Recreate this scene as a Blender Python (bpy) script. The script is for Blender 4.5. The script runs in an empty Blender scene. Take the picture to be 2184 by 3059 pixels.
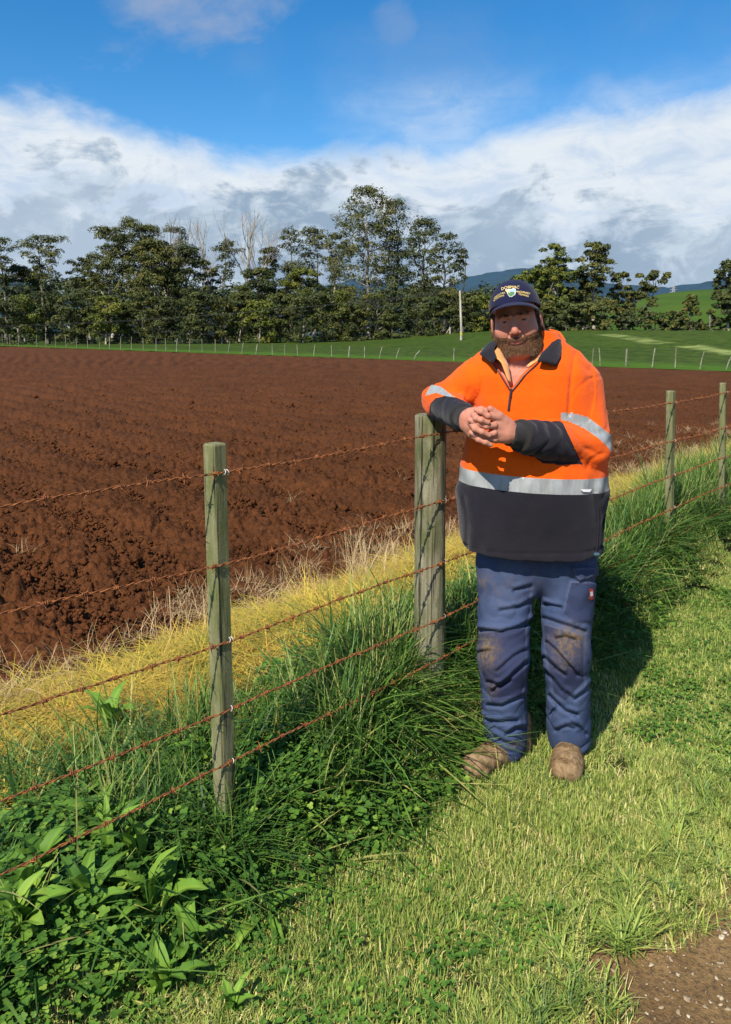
import bpy, math, random
import numpy as np
import openvdb as vdb
from mathutils import Vector, Matrix, Euler
sc = bpy.context.scene
col = sc.collection
rng = np.random.default_rng(7)
random.seed(7)
PI = math.pi

# ------------------------------------------------------------------ camera
FPX, CAMH, PITCH, HORIZ = 2250.0, 1.62, math.radians(6.0), 1000.0
PYC = HORIZ + FPX*math.tan(PITCH)
cd = bpy.data.cameras.new('camera'); cam = bpy.data.objects.new('camera', cd); col.objects.link(cam)
cam.location = (0, 0, CAMH); cam.rotation_euler = (PI/2-PITCH, 0, 0)
cd.sensor_fit = 'HORIZONTAL'; cd.sensor_width = 36.0; cd.lens = FPX/2184*36
cd.shift_y = -(3059/2-PYC)/2184
cd.clip_start = 0.05; cd.clip_end = 20000
sc.camera = cam
sc.view_settings.view_transform = 'Standard'; sc.view_settings.look = 'None'
sc.view_settings.exposure = 0.35; sc.view_settings.gamma = 1.0
sc.view_settings.use_curve_mapping = False
sc.cycles.max_bounces = 6; sc.cycles.transparent_max_bounces = 4
sc.cycles.diffuse_bounces = 3

# ------------------------------------------------------------------ sky and sun
SUN_AZ = Vector((-0.50, -0.87, 0)).normalized(); SUN_EL = math.radians(46)
sv = Vector((SUN_AZ.x*math.cos(SUN_EL), SUN_AZ.y*math.cos(SUN_EL), math.sin(SUN_EL)))
sl = bpy.data.lights.new('sun', 'SUN'); sun = bpy.data.objects.new('sun', sl); col.objects.link(sun)
sl.energy = 5.0; sl.angle = math.radians(0.5); sl.color = (1.0, 0.93, 0.82)
sun.rotation_euler = sv.to_track_quat('Z', 'Y').to_euler(); sun.location = (-4, -6, 12)

class NT:
    """small helper for writing node trees as expressions"""
    def __init__(s, nt): s.nt = nt; s.n = nt.nodes; s.l = nt.links
    def node(s, t, **kw):
        n = s.n.new(t)
        for k, v in kw.items():
            if k.startswith('i_'):
                key = k[2:].replace('_', ' ')
                s.put(n.inputs[key], v)
            else: setattr(n, k, v)
        return n
    def put(s, sock, v):
        if hasattr(v, 'is_output') or isinstance(v, bpy.types.NodeSocket): s.l.new(v, sock)
        else: sock.default_value = v
    def m(s, op, a, b=0.0, c=0.0, clamp=False):
        n = s.n.new('ShaderNodeMath'); n.operation = op; n.use_clamp = clamp
        s.put(n.inputs[0], a); s.put(n.inputs[1], b); s.put(n.inputs[2], c)
        return n.outputs[0]
    def mr(s, v, a, b, c=0.0, d=1.0, t='SMOOTHSTEP'):
        n = s.n.new('ShaderNodeMapRange'); n.interpolation_type = t
        s.put(n.inputs[0], v)
        for i, q in enumerate((a, b, c, d)): s.put(n.inputs[1+i], q)
        return n.outputs[0]
    def noise(s, vec, scale, detail=4, rough=0.5, dist=0.0, out=0, w=None):
        n = s.n.new('ShaderNodeTexNoise')
        if vec is not None: s.l.new(vec, n.inputs['Vector'])
        n.inputs['Scale'].default_value = scale; n.inputs['Detail'].default_value = detail
        n.inputs['Roughness'].default_value = rough; n.inputs['Distortion'].default_value = dist
        return n.outputs[out]
    def mix(s, f, a, b, blend='MIX'):
        n = s.n.new('ShaderNodeMix'); n.data_type = 'RGBA'; n.blend_type = blend
        s.put(n.inputs[0], f)
        for i, q in ((6, a), (7, b)):
            if isinstance(q, (tuple, list)) and len(q) == 3: q = (*q, 1)
            s.put(n.inputs[i], q)
        return n.outputs[2]
    def ramp(s, f, stops, interp='LINEAR'):
        n = s.n.new('ShaderNodeValToRGB'); n.color_ramp.interpolation = interp
        e = n.color_ramp.elements
        while len(e) < len(stops): e.new(0.5)
        for q, (p, c) in zip(e, stops):
            q.position = p; q.color = (*c, 1) if len(c) == 3 else c
        s.put(n.inputs[0], f)
        return n.outputs[0]
    def vmul(s, v, t):
        n = s.n.new('ShaderNodeVectorMath'); n.operation = 'MULTIPLY'
        s.l.new(v, n.inputs[0]); n.inputs[1].default_value = t
        return n.outputs[0]

w = bpy.data.worlds.new('World'); sc.world = w; w.use_nodes = True
W = NT(w.node_tree); W.n.clear()
sky = W.node('ShaderNodeTexSky'); sky.sky_type = 'NISHITA'; sky.sun_disc = False
sky.sun_elevation = SUN_EL; sky.sun_rotation = math.atan2(SUN_AZ.x, SUN_AZ.y)
sky.air_density = 1.0; sky.dust_density = 0.3; sky.ozone_density = 2.2; sky.altitude = 100
hs = W.node('ShaderNodeHueSaturation'); hs.inputs["Saturation"].default_value = 1.42; hs.inputs["Value"].default_value = 1.45
W.l.new(sky.outputs[0], hs.inputs['Color'])
bg1 = W.node('ShaderNodeBackground'); W.l.new(hs.outputs[0], bg1.inputs[0]); bg1.inputs[1].default_value = 0.088
tc = W.node('ShaderNodeTexCoord').outputs['Generated']
sp = W.node('ShaderNodeSeparateXYZ'); W.l.new(tc, sp.inputs[0])
az = W.m('ARCTAN2', sp.outputs[0], sp.outputs[1]); el = W.m('ARCSINE', sp.outputs[2])
cb = W.node('ShaderNodeCombineXYZ'); W.l.new(az, cb.inputs[0]); W.l.new(W.m('MULTIPLY', el, 1.7), cb.inputs[1])
cv = cb.outputs[0]
# the seam of the azimuth lies behind the camera; a direction based noise is used for the warp
n1 = W.noise(W.vmul(tc, (1, 1, 1.7)), 7.0, 8, 0.58, 0.3)
n2 = W.noise(W.vmul(tc, (1, 1, 1.5)), 3.0, 6, 0.52, 0.2)
n3 = W.noise(W.vmul(tc, (1.0, 1.0, 2.4)), 11.0, 9, 0.66, 0.6)
edge = W.m('ADD', 0.243, W.m('MULTIPLY', W.m('COSINE', W.m('MULTIPLY', W.m('ADD', az, 0.06), 6.0)), -0.026))
e1 = W.m('ADD', W.m('SUBTRACT', edge, el), W.m('MULTIPLY', W.m('SUBTRACT', n1, 0.5), 0.10))
fbank = W.mr(e1, -0.028, 0.018)
# thin high veil, thickest to the right
veil = W.m('MULTIPLY', W.mr(W.m('ADD', n2, W.m('MULTIPLY', W.m('SINE', W.m('ADD', az, -0.1)), 0.42)), 0.42, 0.80), W.mr(el, 0.20, 0.42, 1.0, 0.30))
veil = W.m('MULTIPLY', veil, W.mr(n3, 0.25, 0.75, 0.5, 1.0))
def blob(a0, e0, ra, re, tilt=0.0):
    da = W.m('SUBTRACT', az, a0); de = W.m('SUBTRACT', el, e0)
    de = W.m('ADD', de, W.m('MULTIPLY', da, tilt))
    q = W.m('ADD', W.m('POWER', W.m('DIVIDE', da, ra), 2.0), W.m('POWER', W.m('DIVIDE', de, re), 2.0))
    return W.m('SUBTRACT', W.m('ADD', 1.0, W.m('MULTIPLY', W.m('SUBTRACT', n1, 0.5), 5.0)), q)
b1 = W.m('MULTIPLY', W.mr(blob(-0.20, 0.41, 0.13, 0.07, -0.35), 0.0, 1.5), 0.80)
b2 = W.m('MULTIPLY', W.mr(blob(0.04, 0.375, 0.035, 0.03), 0.0, 1.6), 0.35)
fac = W.m('MAXIMUM', W.m('MAXIMUM', fbank, veil), W.m('MAXIMUM', b1, b2))
# grey undersides low in the bank, white tops above them
glimit = W.m('ADD', 0.172, W.m('MULTIPLY', W.m('SINE', W.m('ADD', W.m('MULTIPLY', az, 5.2), 2.4)), 0.038))
g = W.m('ADD', W.m('SUBTRACT', glimit, el), W.m('MULTIPLY', W.m('SUBTRACT', n1, 0.5), 0.42))
g = W.m('ADD', g, W.m('MULTIPLY', W.m('SUBTRACT', n3, 0.5), 0.16))
gf = W.mr(g, -0.012, 0.035)
tone = W.mix(W.mr(n2, 0.35, 0.65), (0.33, 0.45, 0.60), (0.48, 0.60, 0.74))
tone = W.mix(W.mr(W.noise(W.vmul(tc, (1, 1, 1.6)), 15.0, 7, 0.6, 0.4), 0.46, 0.66), tone, (0.62, 0.74, 0.86))
lowlift = W.mr(el, 0.0, 0.09, 1.0, 0.0)
tone = W.mix(W.m('MULTIPLY', lowlift, 0.35), tone, (0.55, 0.67, 0.86))
white = W.mix(W.mr(n3, 0.3, 0.62), (0.62, 0.75, 0.93), (0.86, 0.93, 1.0))
ccol = W.mix(gf, white, tone)
bmask = W.m('MAXIMUM', b1, 0.0)
ccol = W.mix(W.mr(el, 0.28, 0.34), ccol, (0.36, 0.46, 0.66))
bg2 = W.node('ShaderNodeBackground'); W.l.new(ccol, bg2.inputs[0]); bg2.inputs[1].default_value = 0.72
mx = W.node('ShaderNodeMixShader'); W.l.new(fac, mx.inputs[0]); W.l.new(bg1.outputs[0], mx.inputs[1]); W.l.new(bg2.outputs[0], mx.inputs[2])
wo = W.node('ShaderNodeOutputWorld'); W.l.new(mx.outputs[0], wo.inputs[0])
w.cycles.sampling_method = 'MANUAL'; w.cycles.sample_map_resolution = 1024

# ------------------------------------------------------------------ helpers
def tag(o, label=None, cat=None, group=None, kind=None):
    if label: o['label'] = label
    if cat: o['category'] = cat
    if group: o['group'] = group
    if kind: o['kind'] = kind
    return o
def empty(name, loc=(0, 0, 0), rz=0.0, parent=None):
    o = bpy.data.objects.new(name, None); col.objects.link(o); o.location = loc; o.rotation_euler = (0, 0, rz)
    o.empty_display_size = 0.1
    if parent: o.parent = parent
    return o
def mesh_obj(name, V, F, mats=None, parent=None, smooth=False, midx=None, attrs=None):
    """V (n,3) array; F (m,3|4) array or list of arrays"""
    me = bpy.data.meshes.new(name)
    V = np.asarray(V, np.float32)
    Fs = F if isinstance(F, list) else [F]
    Fs = [np.asarray(f, np.int32) for f in Fs if len(f)]
    me.vertices.add(len(V)); me.vertices.foreach_set('co', V.ravel())
    tot = sum(f.size for f in Fs); nf = sum(len(f) for f in Fs)
    me.loops.add(tot); me.loops.foreach_set('vertex_index', np.concatenate([f.ravel() for f in Fs]))
    me.polygons.add(nf)
    sizes = np.concatenate([np.full(len(f), f.shape[1], np.int32) for f in Fs])
    me.polygons.foreach_set('loop_start', np.concatenate([[0], np.cumsum(sizes)[:-1]]).astype(np.int32))
    if midx is not None: me.polygons.foreach_set('material_index', np.asarray(midx, np.int32))
    me.polygons.foreach_set('use_smooth', np.full(nf, smooth))
    for k, v in (attrs or {}).items():
        v = np.asarray(v, np.float32)
        if v.ndim == 1:
            a = me.attributes.new(k, 'FLOAT', 'POINT'); a.data.foreach_set('value', v)
        else:
            a = me.attributes.new(k, 'FLOAT_VECTOR', 'POINT'); a.data.foreach_set('vector', v.ravel())
    me.update(calc_edges=True)
    if mats:
        for m in (mats if isinstance(mats, (list, tuple)) else [mats]): me.materials.append(m)
    o = bpy.data.objects.new(name, me); col.objects.link(o)
    if parent: o.parent = parent
    return o
def _h(ix, iy, iz, seed):
    h = (ix.astype(np.int64)*374761393 + iy.astype(np.int64)*668265263 + iz.astype(np.int64)*2147483647 + seed*1274126177) & 0xFFFFFFFF
    h = ((h ^ (h >> 13))*1274126177) & 0xFFFFFFFF
    h = ((h ^ (h >> 16))*2246822519) & 0xFFFFFFFF
    return ((h ^ (h >> 15)) & 0xFFFFFF)/float(0xFFFFFF)
def vnoise(x, y, z=None, seed=0):
    x = np.asarray(x, float); y = np.asarray(y, float); z = np.zeros_like(x) if z is None else np.asarray(z, float)
    ix, iy, iz = np.floor(x), np.floor(y), np.floor(z)
    fx, fy, fz = x-ix, y-iy, z-iz
    fx, fy, fz = (f*f*f*(f*(f*6-15)+10) for f in (fx, fy, fz))
    r = 0
    flat = not np.any(iz) and not np.any(fz)
    for dz in ((0,) if flat else (0, 1)):
        wz = 1.0 if flat else (fz if dz else 1-fz)
        for dy in (0, 1):
            wy = fy if dy else 1-fy
            r = r + wz*wy*(_h(ix, iy+dy, iz+dz, seed)*(1-fx)+_h(ix+1, iy+dy, iz+dz, seed)*fx)
    return r*2-1
def fbm(x, y, z=None, octv=4, seed=0, gain=0.5):
    a, s, r = 1.0, 1.0, 0
    for i in range(octv):
        r = r + a*vnoise(np.asarray(x)*s+i*17.3, np.asarray(y)*s-i*9.1, None if z is None else np.asarray(z)*s+i*5.7, seed+i)
        a *= gain; s *= 2.03
    return r
def sstep(x, a, b):
    t = np.clip((np.asarray(x, float)-a)/(b-a), 0, 1); return t*t*(3-2*t)
def cells(x, y, size, seed, fill=1.0):
    """bumps of random size, one per cell: returns the height of the tallest bump at x,y"""
    gx, gy = x/size, y/size; ix, iy = np.floor(gx), np.floor(gy); best = np.zeros_like(gx); z0 = np.zeros_like(ix)
    for dx in (-1, 0, 1):
        for dy in (-1, 0, 1):
            cx, cy = ix+dx, iy+dy
            px = cx+_h(cx, cy, z0, seed); py = cy+_h(cx, cy, z0, seed+1)
            r = 0.25+0.5*_h(cx, cy, z0, seed+2)**1.5; on = _h(cx, cy, z0, seed+3) < fill
            d2 = ((gx-px)**2+(gy-py)**2)/(r*r)
            best = np.maximum(best, np.where(on, np.sqrt(np.clip(1-d2, 0, 1))*r, 0))
    return best*size
def mat(name, color=(0.5, 0.5, 0.5), rough=0.8, spec=0.3):
    m = bpy.data.materials.new(name); m.use_nodes = True
    N = NT(m.node_tree); b = N.n['Principled BSDF']
    b.inputs['Base Color'].default_value = (*color, 1); b.inputs['Roughness'].default_value = rough
    b.inputs['Specular IOR Level'].default_value = spec
    return m, N, b
def bump(N, b, h, strength=0.5, dist=0.01):
    n = N.n.new('ShaderNodeBump'); n.inputs['Strength'].default_value = strength; n.inputs['Distance'].default_value = dist
    N.l.new(h, n.inputs['Height']); N.l.new(n.outputs[0], b.inputs['Normal'])
def tubes(paths, radii, ns=6, caps=True):
    """paths: list of (k,3) arrays; radii: list of (k,) arrays -> V, F"""
    Vs, Fs, off = [], [], 0
    for P, R in zip(paths, radii):
        P = np.asarray(P, float); R = np.broadcast_to(np.asarray(R, float), (len(P),))
        T = np.gradient(P, axis=0); T /= np.linalg.norm(T, axis=1)[:, None]+1e-12
        ref = np.array([0, 0, 1.]) if abs(T[0][2]) < 0.9 else np.array([1., 0, 0])
        A = np.cross(T, ref); A /= np.linalg.norm(A, axis=1)[:, None]+1e-12; B = np.cross(T, A)
        th = np.arange(ns)/ns*2*PI
        ring = P[:, None]+R[:, None, None]*(np.cos(th)[None, :, None]*A[:, None]+np.sin(th)[None, :, None]*B[:, None])
        k = len(P); Vs.append(ring.reshape(-1, 3))
        i = np.arange(k-1)[:, None]*ns; j = np.arange(ns)[None]; j2 = (j+1) % ns
        Fs.append(np.stack([i+j, i+j2, i+ns+j2, i+ns+j], -1).reshape(-1, 4)+off)
        off += k*ns
    return np.concatenate(Vs), np.concatenate(Fs)
def pixray(px, py):
    u = (px-1092)/FPX; v = -(py-PYC)/FPX
    return np.array([u, math.cos(PITCH)+v*math.sin(PITCH), -math.sin(PITCH)+v*math.cos(PITCH)])
def aty(px, py, Y):
    d = pixray(px, py); return np.array([0, 0, CAMH])+d*(Y/d[1])
def atz(px, py, z=0.0):
    d = pixray(px, py); return np.array([0, 0, CAMH])+d*((z-CAMH)/d[2])

# ------------------------------------------------------------------ lie of the land
FP = np.array([[-0.44, 2.15], [0.245, 2.85], [1.93, 4.75], [2.61, 5.5]])       # the four fence posts in view
U1 = (FP[0]-FP[1])/np.linalg.norm(FP[0]-FP[1]); U2 = (FP[3]-FP[2])/np.linalg.norm(FP[3]-FP[2])
FLINE = np.vstack([FP[0]+U1*6.0, FP[0]+U1*2.9, FP, FP[3]+U2*1.9, FP[3]+U2*4.4])
UF = np.array([0.6738, 0.7389]); NF = np.array([-0.7389, 0.6738])               # along the fence, towards the field
def s_of(x, y):
    """signed distance from the fence line, positive on the field side"""
    t = (np.asarray(x)-FP[1][0])*UF[0]+(np.asarray(y)-FP[1][1])*UF[1]
    s = (np.asarray(x)-FP[1][0])*NF[0]+(np.asarray(y)-FP[1][1])*NF[1]
    return s, t
EA, EB = np.array([-53.9, 111.5]), np.array([16.6, 34.3])                        # far edge of the ploughed field
EU = (EB-EA)/np.linalg.norm(EB-EA); EN = np.array([-EU[1], EU[0]])
if EN[1] < 0: EN = -EN
def e_of(x, y):
    return (np.asarray(x)-EA[0])*EN[0]+(np.asarray(y)-EA[1])*EN[1]
def ground(x, y):
    x = np.asarray(x, float); y = np.asarray(y, float)
    s, t = s_of(x, y)
    bank = (0.13+0.16*sstep(t, -1.1, 0.1))*sstep(s, -0.22, 0.04)*(1-sstep(s, 0.55, 1.75))
    z = bank+0.012*fbm(x*1.1, y*1.1, octv=2, seed=3)*(1-sstep(y, 20, 60))
    e = e_of(x, y); azm = x/np.maximum(y, 1)
    rise = 0.75+1.35*sstep(azm, -0.05, 0.22)
    far = 60+75*(1-sstep(azm, -0.10, 0.2))
    z = z+rise*sstep(e, 0, far*0.8)+0.0015*np.clip(e-120, 0, 1e9)*0
    return z
def grid_patch(name, m, X, Y, Z, keep=None, **kw):
    r, c = X.shape; V = np.stack([X, Y, Z], -1).reshape(-1, 3)
    i = (np.arange(r-1)[:, None]*c+np.arange(c-1)[None]).ravel()
    F = np.stack([i, i+1, i+c+1, i+c], -1)
    if keep is not None:
        kf = keep.reshape(-1)[F].all(1); F = F[kf]
        used = np.zeros(len(V), bool); used[F] = True; mp = np.cumsum(used)-1; V = V[used]; F = mp[F]
    return mesh_obj(name, V, F, m, smooth=True, **kw)

# soil
m_soil, N, b = mat('soil', (0.15, 0.04, 0.017), 0.95, 0.1)
g = N.node('ShaderNodeNewGeometry').outputs['Position']
na = N.noise(g, 0.6, 4, 0.6); nb = N.noise(g, 22.0, 5, 0.65); nc = N.noise(g, 90.0, 4, 0.6)
c = N.mix(N.mr(na, 0.35, 0.65), (0.096, 0.035, 0.0115), (0.136, 0.048, 0.0155))
c = N.mix(N.mr(nb, 0.35, 0.7), c, (0.064, 0.023, 0.008)); c = N.mix(N.m("MULTIPLY", N.mr(nc, 0.45, 0.75), 0.4), c, (0.15, 0.058, 0.024))
N.l.new(c, b.inputs['Base Color'])
vv = N.node('ShaderNodeTexVoronoi'); N.l.new(g, vv.inputs['Vector']); vv.inputs['Scale'].default_value = 14.0
hh = N.m('ADD', N.m('MULTIPLY', nb, 1.2), N.m('MULTIPLY', nc, 0.3)); hh = N.m('SUBTRACT', hh, N.m('MULTIPLY', vv.outputs[0], 0.6))
hh = N.m('ADD', hh, N.m('MULTIPLY', N.noise(g, 3.5, 4, 0.6), 0.8))
bump(N, b, hh, 0.9, 0.035)

an = np.radians(np.linspace(-34, 34, 580)); inv = np.linspace(1/2.6, 1/125, 520)
RR = 1/inv; A2, R2 = np.meshgrid(an, RR)
X, Y = R2*np.sin(A2), R2*np.cos(A2)
S, T = s_of(X, Y); E_ = e_of(X, Y)
Z = ground(X, Y)
amp = 1.0*sstep(S, 1.3, 2.6)*(1-sstep(E_, -3, 0))+0.12
rowc = E_/0.75+0.35*fbm(X*0.3, Y*0.3, octv=2, seed=40)
furrow = 0.062*(np.abs(np.sin(rowc*PI))-0.5)*(1+0.8*sstep(R2, 8, 25))*(1-sstep(R2, 45, 90))+0.016*np.sin(rowc*2*PI/2.7+1)
wx = X+0.03*fbm(X*9, Y*9, octv=2, seed=50); wy = Y+0.03*fbm(X*9, Y*9, octv=2, seed=60)
patch = sstep(fbm(X*0.9, Y*1.4, octv=3, seed=77), -0.5, 0.7)
Zc = furrow+0.018*fbm(X*2.2, Y*2.2, octv=3, seed=11)+(cells(wx, wy, 0.13, 5, 0.40)*0.46*(0.2+patch)+cells(wx+3, wy+1, 0.07, 9, 0.9)*0.9)*(1-0.4*sstep(R2, 9, 32))+cells(wx, wy, 0.035, 19, 0.9)*0.6*(1-sstep(R2, 8, 16))
Zc += 0.012*fbm(X*30, Y*30, octv=2, seed=12)*(1-sstep(R2, 8, 20))
o = grid_patch('ploughed_field', m_soil, X, Y, Z-0.02+Zc*amp, keep=(S > 0.9) & (E_ < 0.6))
tag(o, kind='structure', label='red brown ploughed field behind the barbed wire fence')
# paddock, hill and mountains
m_pad, N, b = mat('pasture', (0.06, 0.13, 0.02), 0.95, 0.1)
g = N.node('ShaderNodeNewGeometry').outputs['Position']
na = N.noise(g, 0.05, 4, 0.6); nb = N.noise(g, 1.3, 6, 0.7); nc = N.noise(N.vmul(g, (1, 0.35, 1)), 0.25, 5, 0.6)
c = N.mix(N.mr(na, 0.3, 0.7), (0.050, 0.085, 0.010), (0.072, 0.105, 0.014)); c = N.mix(N.mr(nb, 0.35, 0.7), c, (0.022, 0.048, 0.005))
c = N.mix(N.m('MULTIPLY', N.mr(nc, 0.5, 0.7), 0.35), c, (0.065, 0.105, 0.014))
at = N.node('ShaderNodeAttribute'); at.attribute_name = 'worn'; c = N.mix(at.outputs['Fac'], c, (0.25, 0.30, 0.09))
at2 = N.node('ShaderNodeAttribute'); at2.attribute_name = 'lush'; c = N.mix(at2.outputs['Fac'], c, (0.065, 0.135, 0.012))
N.l.new(c, b.inputs['Base Color']); bump(N, b, nb, 1.0, 0.25)
an = np.radians(np.linspace(-36, 36, 300)); inv = np.linspace(1/28., 1/900., 260)
A2, R2 = np.meshgrid(an, 1/inv); X, Y = R2*np.sin(A2), R2*np.cos(A2); E_ = e_of(X, Y)
Z = ground(X, Y)+0.05*fbm(X*0.8, Y*0.8, octv=3, seed=5)*sstep(E_, 0, 3)+0.5*fbm(X*0.03, Y*0.03, octv=2, seed=15)*sstep(E_, 30, 70)
AZ = X/Y
Z -= sstep(E_, 90, 160)*0.6
px_ = 1092+FPX*AZ; py_ = 0
def track(x, y, p, q, wd):
    p = np.array(p); q = np.array(q); d = q-p; L = np.linalg.norm(d); d = d/L
    a = (x-p[0])*d[0]+(y-p[1])*d[1]; r = np.abs(-(x-p[0])*d[1]+(y-p[1])*d[0])
    return np.where((a > 0) & (a < L), 1, 0)*(1-sstep(r, wd*0.4, wd))
# the pale cattle track crossing the rise, in two lengths
KEY = {}
def on_ground(px, py):
    d = pixray(px, py); lo = 5.0
    for t in np.linspace(5, 400, 4000):
        p = np.array([0, 0, CAMH])+d*t
        if p[2] < ground(p[0], p[1]): return p
    return p
t1, t2 = on_ground(1800, 997)[:2], on_ground(1985, 1027)[:2]; t3, t4 = on_ground(2055, 1032)[:2], on_ground(2240, 1062)[:2]
worn = track(X, Y, t1, t2, 1.2)*0.8+track(X, Y, t3, t4, 1.2)*0.8
worn = np.clip(worn*(0.6+0.6*fbm(X*0.8, Y*0.8, octv=2, seed=8)), 0, 1)
lush = (1-sstep(E_, 1.5, 5.0))*0.9
o = grid_patch('pasture', m_pad, X, Y, Z, keep=(E_ > -0.8))
me = o.data; co = np.zeros(len(me.vertices)*3, np.float32); me.vertices.foreach_get('co', co); co = co.reshape(-1, 3)
ee = e_of(co[:, 0], co[:, 1])
a = me.attributes.new('worn', 'FLOAT', 'POINT')
wv = np.clip((track(co[:, 0], co[:, 1], t1, t2, 1.3)+track(co[:, 0], co[:, 1], t3, t4, 1.3))*(0.6+0.5*fbm(co[:, 0]*0.8, co[:, 1]*0.8, octv=2, seed=8)), 0, 1)
a.data.foreach_set('value', wv.astype(np.float32))
a = me.attributes.new('lush', 'FLOAT', 'POINT'); a.data.foreach_set('value', ((1-sstep(ee, 2.5, 7.0))*0.95).astype(np.float32))
tag(o, kind='structure', label='green pasture rising beyond the ploughed field')

# plain reaching to the horizon, under everything
m_plain, N, b = mat('far_land', (0.03, 0.05, 0.015), 0.95, 0.1)
xs = np.concatenate([-np.geomspace(9000, 30, 20), np.geomspace(30, 9000, 20)]); ys = np.concatenate([[-9000, -3000, -800, -200, -60], np.geomspace(2, 9000, 30)])
X, Y = np.meshgrid(xs, ys); o = grid_patch('far_ground', m_plain, X, Y, np.full_like(X, -0.35)+0*X)
tag(o, kind='structure', label='flat land reaching to the horizon')

# green hill on the right
m_hill, N, b = mat('hill_pasture', (0.05, 0.12, 0.02), 0.95, 0.1)
g = N.node('ShaderNodeNewGeometry').outputs['Position']; nb = N.noise(g, 0.06, 6, 0.65); na = N.noise(N.vmul(g, (1, 1, 6)), 0.012, 4, 0.6)
c = N.mix(N.mr(na, 0.4, 0.62), (0.042, 0.085, 0.010), (0.060, 0.105, 0.012)); c = N.mix(N.m('MULTIPLY', N.mr(nb, 0.5, 0.7), 0.5), c, (0.025, 0.075, 0.010)); N.l.new(c, b.inputs['Base Color'])
bump(N, b, nb, 0.6, 2.0)
def ridge(name, m, dist, depth, prof, azr, label, rough, seed, nx=160, ny=24, base=-1.0, sc_=1.0):
    """a hill whose skyline follows prof [(px, py), ...] when seen from the gate, built round at its own distance"""
    pa = np.linspace(azr[0], azr[1], nx); v = np.linspace(-1, 1, ny)
    A, Vv = np.meshgrid(pa, v); Dd = dist+Vv*depth
    tx = np.tan(A); X = Dd*tx; Y = Dd*np.ones_like(X)
    pxs = 1092+FPX*tx/math.cos(PITCH)
    pp = np.array(prof); ytop = np.interp(pxs, pp[:, 0], pp[:, 1])
    a = np.arctan((PYC-ytop)/FPX)-PITCH
    top = CAMH+dist*np.tan(a)
    Z = base+(top-base)*(1-Vv**2)**0.8+rough*fbm(X/sc_, Y/sc_, octv=4, seed=seed)*(1-Vv**2)
    return tag(grid_patch(name, m, X, Y, Z), kind='structure', label=label)
ridge('green_hill', m_hill, 420, 220, [(1500, 960), (1700, 940), (1850, 912), (1985, 886), (2050, 880), (2150, 878), (2400, 870), (2900, 880)], (0.14, 0.75), 'grassy hillside rising behind the right hand trees', 1.0, 31, sc_=60)
m_mtn, N, b = mat('haze_blue_forest', (0.03, 0.06, 0.08), 0.95, 0.05)
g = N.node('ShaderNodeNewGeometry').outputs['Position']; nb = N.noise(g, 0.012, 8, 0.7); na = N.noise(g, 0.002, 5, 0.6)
c = N.mix(N.mr(nb, 0.35, 0.65), (0.028, 0.060, 0.085), (0.050, 0.090, 0.110)); c = N.mix(N.mr(na, 0.4, 0.6), c, (0.04, 0.082, 0.12)); N.l.new(c, b.inputs['Base Color'])  # the blue of distant haze is put into the forest colour
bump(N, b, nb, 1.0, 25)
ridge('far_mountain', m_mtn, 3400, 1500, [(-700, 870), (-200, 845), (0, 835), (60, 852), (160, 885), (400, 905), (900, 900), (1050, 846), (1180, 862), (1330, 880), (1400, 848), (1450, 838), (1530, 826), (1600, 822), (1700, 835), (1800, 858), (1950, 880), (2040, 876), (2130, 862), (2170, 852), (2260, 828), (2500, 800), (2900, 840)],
      (-0.75, 0.75), 'forested mountains on the horizon, coloured haze blue', 26, 33, nx=500, ny=40, sc_=260)
# lawn sheet
m_turf, N, b = mat('turf_soil', (0.05, 0.06, 0.02), 0.95, 0.1)
g = N.node('ShaderNodeNewGeometry').outputs['Position']; nb = N.noise(g, 9, 6, 0.7); nc = N.noise(g, 60, 4, 0.7)
c = N.mix(N.mr(nb, 0.35, 0.65), (0.028, 0.040, 0.011), (0.050, 0.038, 0.018)); c = N.mix(N.m('MULTIPLY', N.mr(nc, 0.5, 0.7), 0.5), c, (0.10, 0.09, 0.04)); N.l.new(c, b.inputs['Base Color'])  # earth colour kept dark to deepen the shade between the blades
bump(N, b, nc, 0.7, 0.02)
xs = np.linspace(-8, 12, 260); ys = np.linspace(-2, 16, 240); X, Y = np.meshgrid(xs, ys); S, T = s_of(X, Y)
o = grid_patch('lawn_ground', m_turf, X, Y, ground(X, Y)-0.004, keep=(S < 1.25)); tag(o, kind='structure', label='earth under the mown verge and the fence line grass')
# the rest of the verge behind and beside the camera
xs = np.concatenate([np.linspace(-60, -8, 20), np.linspace(12, 90, 20)])
# ------------------------------------------------------------------ trees
def leaf_mat(name, lo, hi, warm):
    m, N, b = mat(name, lo, 0.6, 0.25)
    at = N.node('ShaderNodeAttribute'); at.attribute_name = 'tone'
    c = N.ramp(at.outputs['Fac'], [(0.0, lo), (0.55, hi), (1.0, warm)])
    g = N.node('ShaderNodeNewGeometry').outputs['Position']
    c = N.mix(N.m('MULTIPLY', N.mr(N.noise(g, 0.9, 3, 0.6), 0.4, 0.7), 0.35), c, tuple(v*0.55 for v in lo))
    N.l.new(c, b.inputs['Base Color'])
    return m
m_leaf = leaf_mat('gum_leaves', (0.048, 0.062, 0.016), (0.105, 0.115, 0.024), (0.150, 0.130, 0.028))
m_leaf2 = leaf_mat('dark_leaves', (0.034, 0.048, 0.016), (0.076, 0.092, 0.022), (0.120, 0.118, 0.024))
m_leafy = leaf_mat('yellow_green_leaves', (0.058, 0.078, 0.012), (0.125, 0.150, 0.020), (0.180, 0.168, 0.022))
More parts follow.
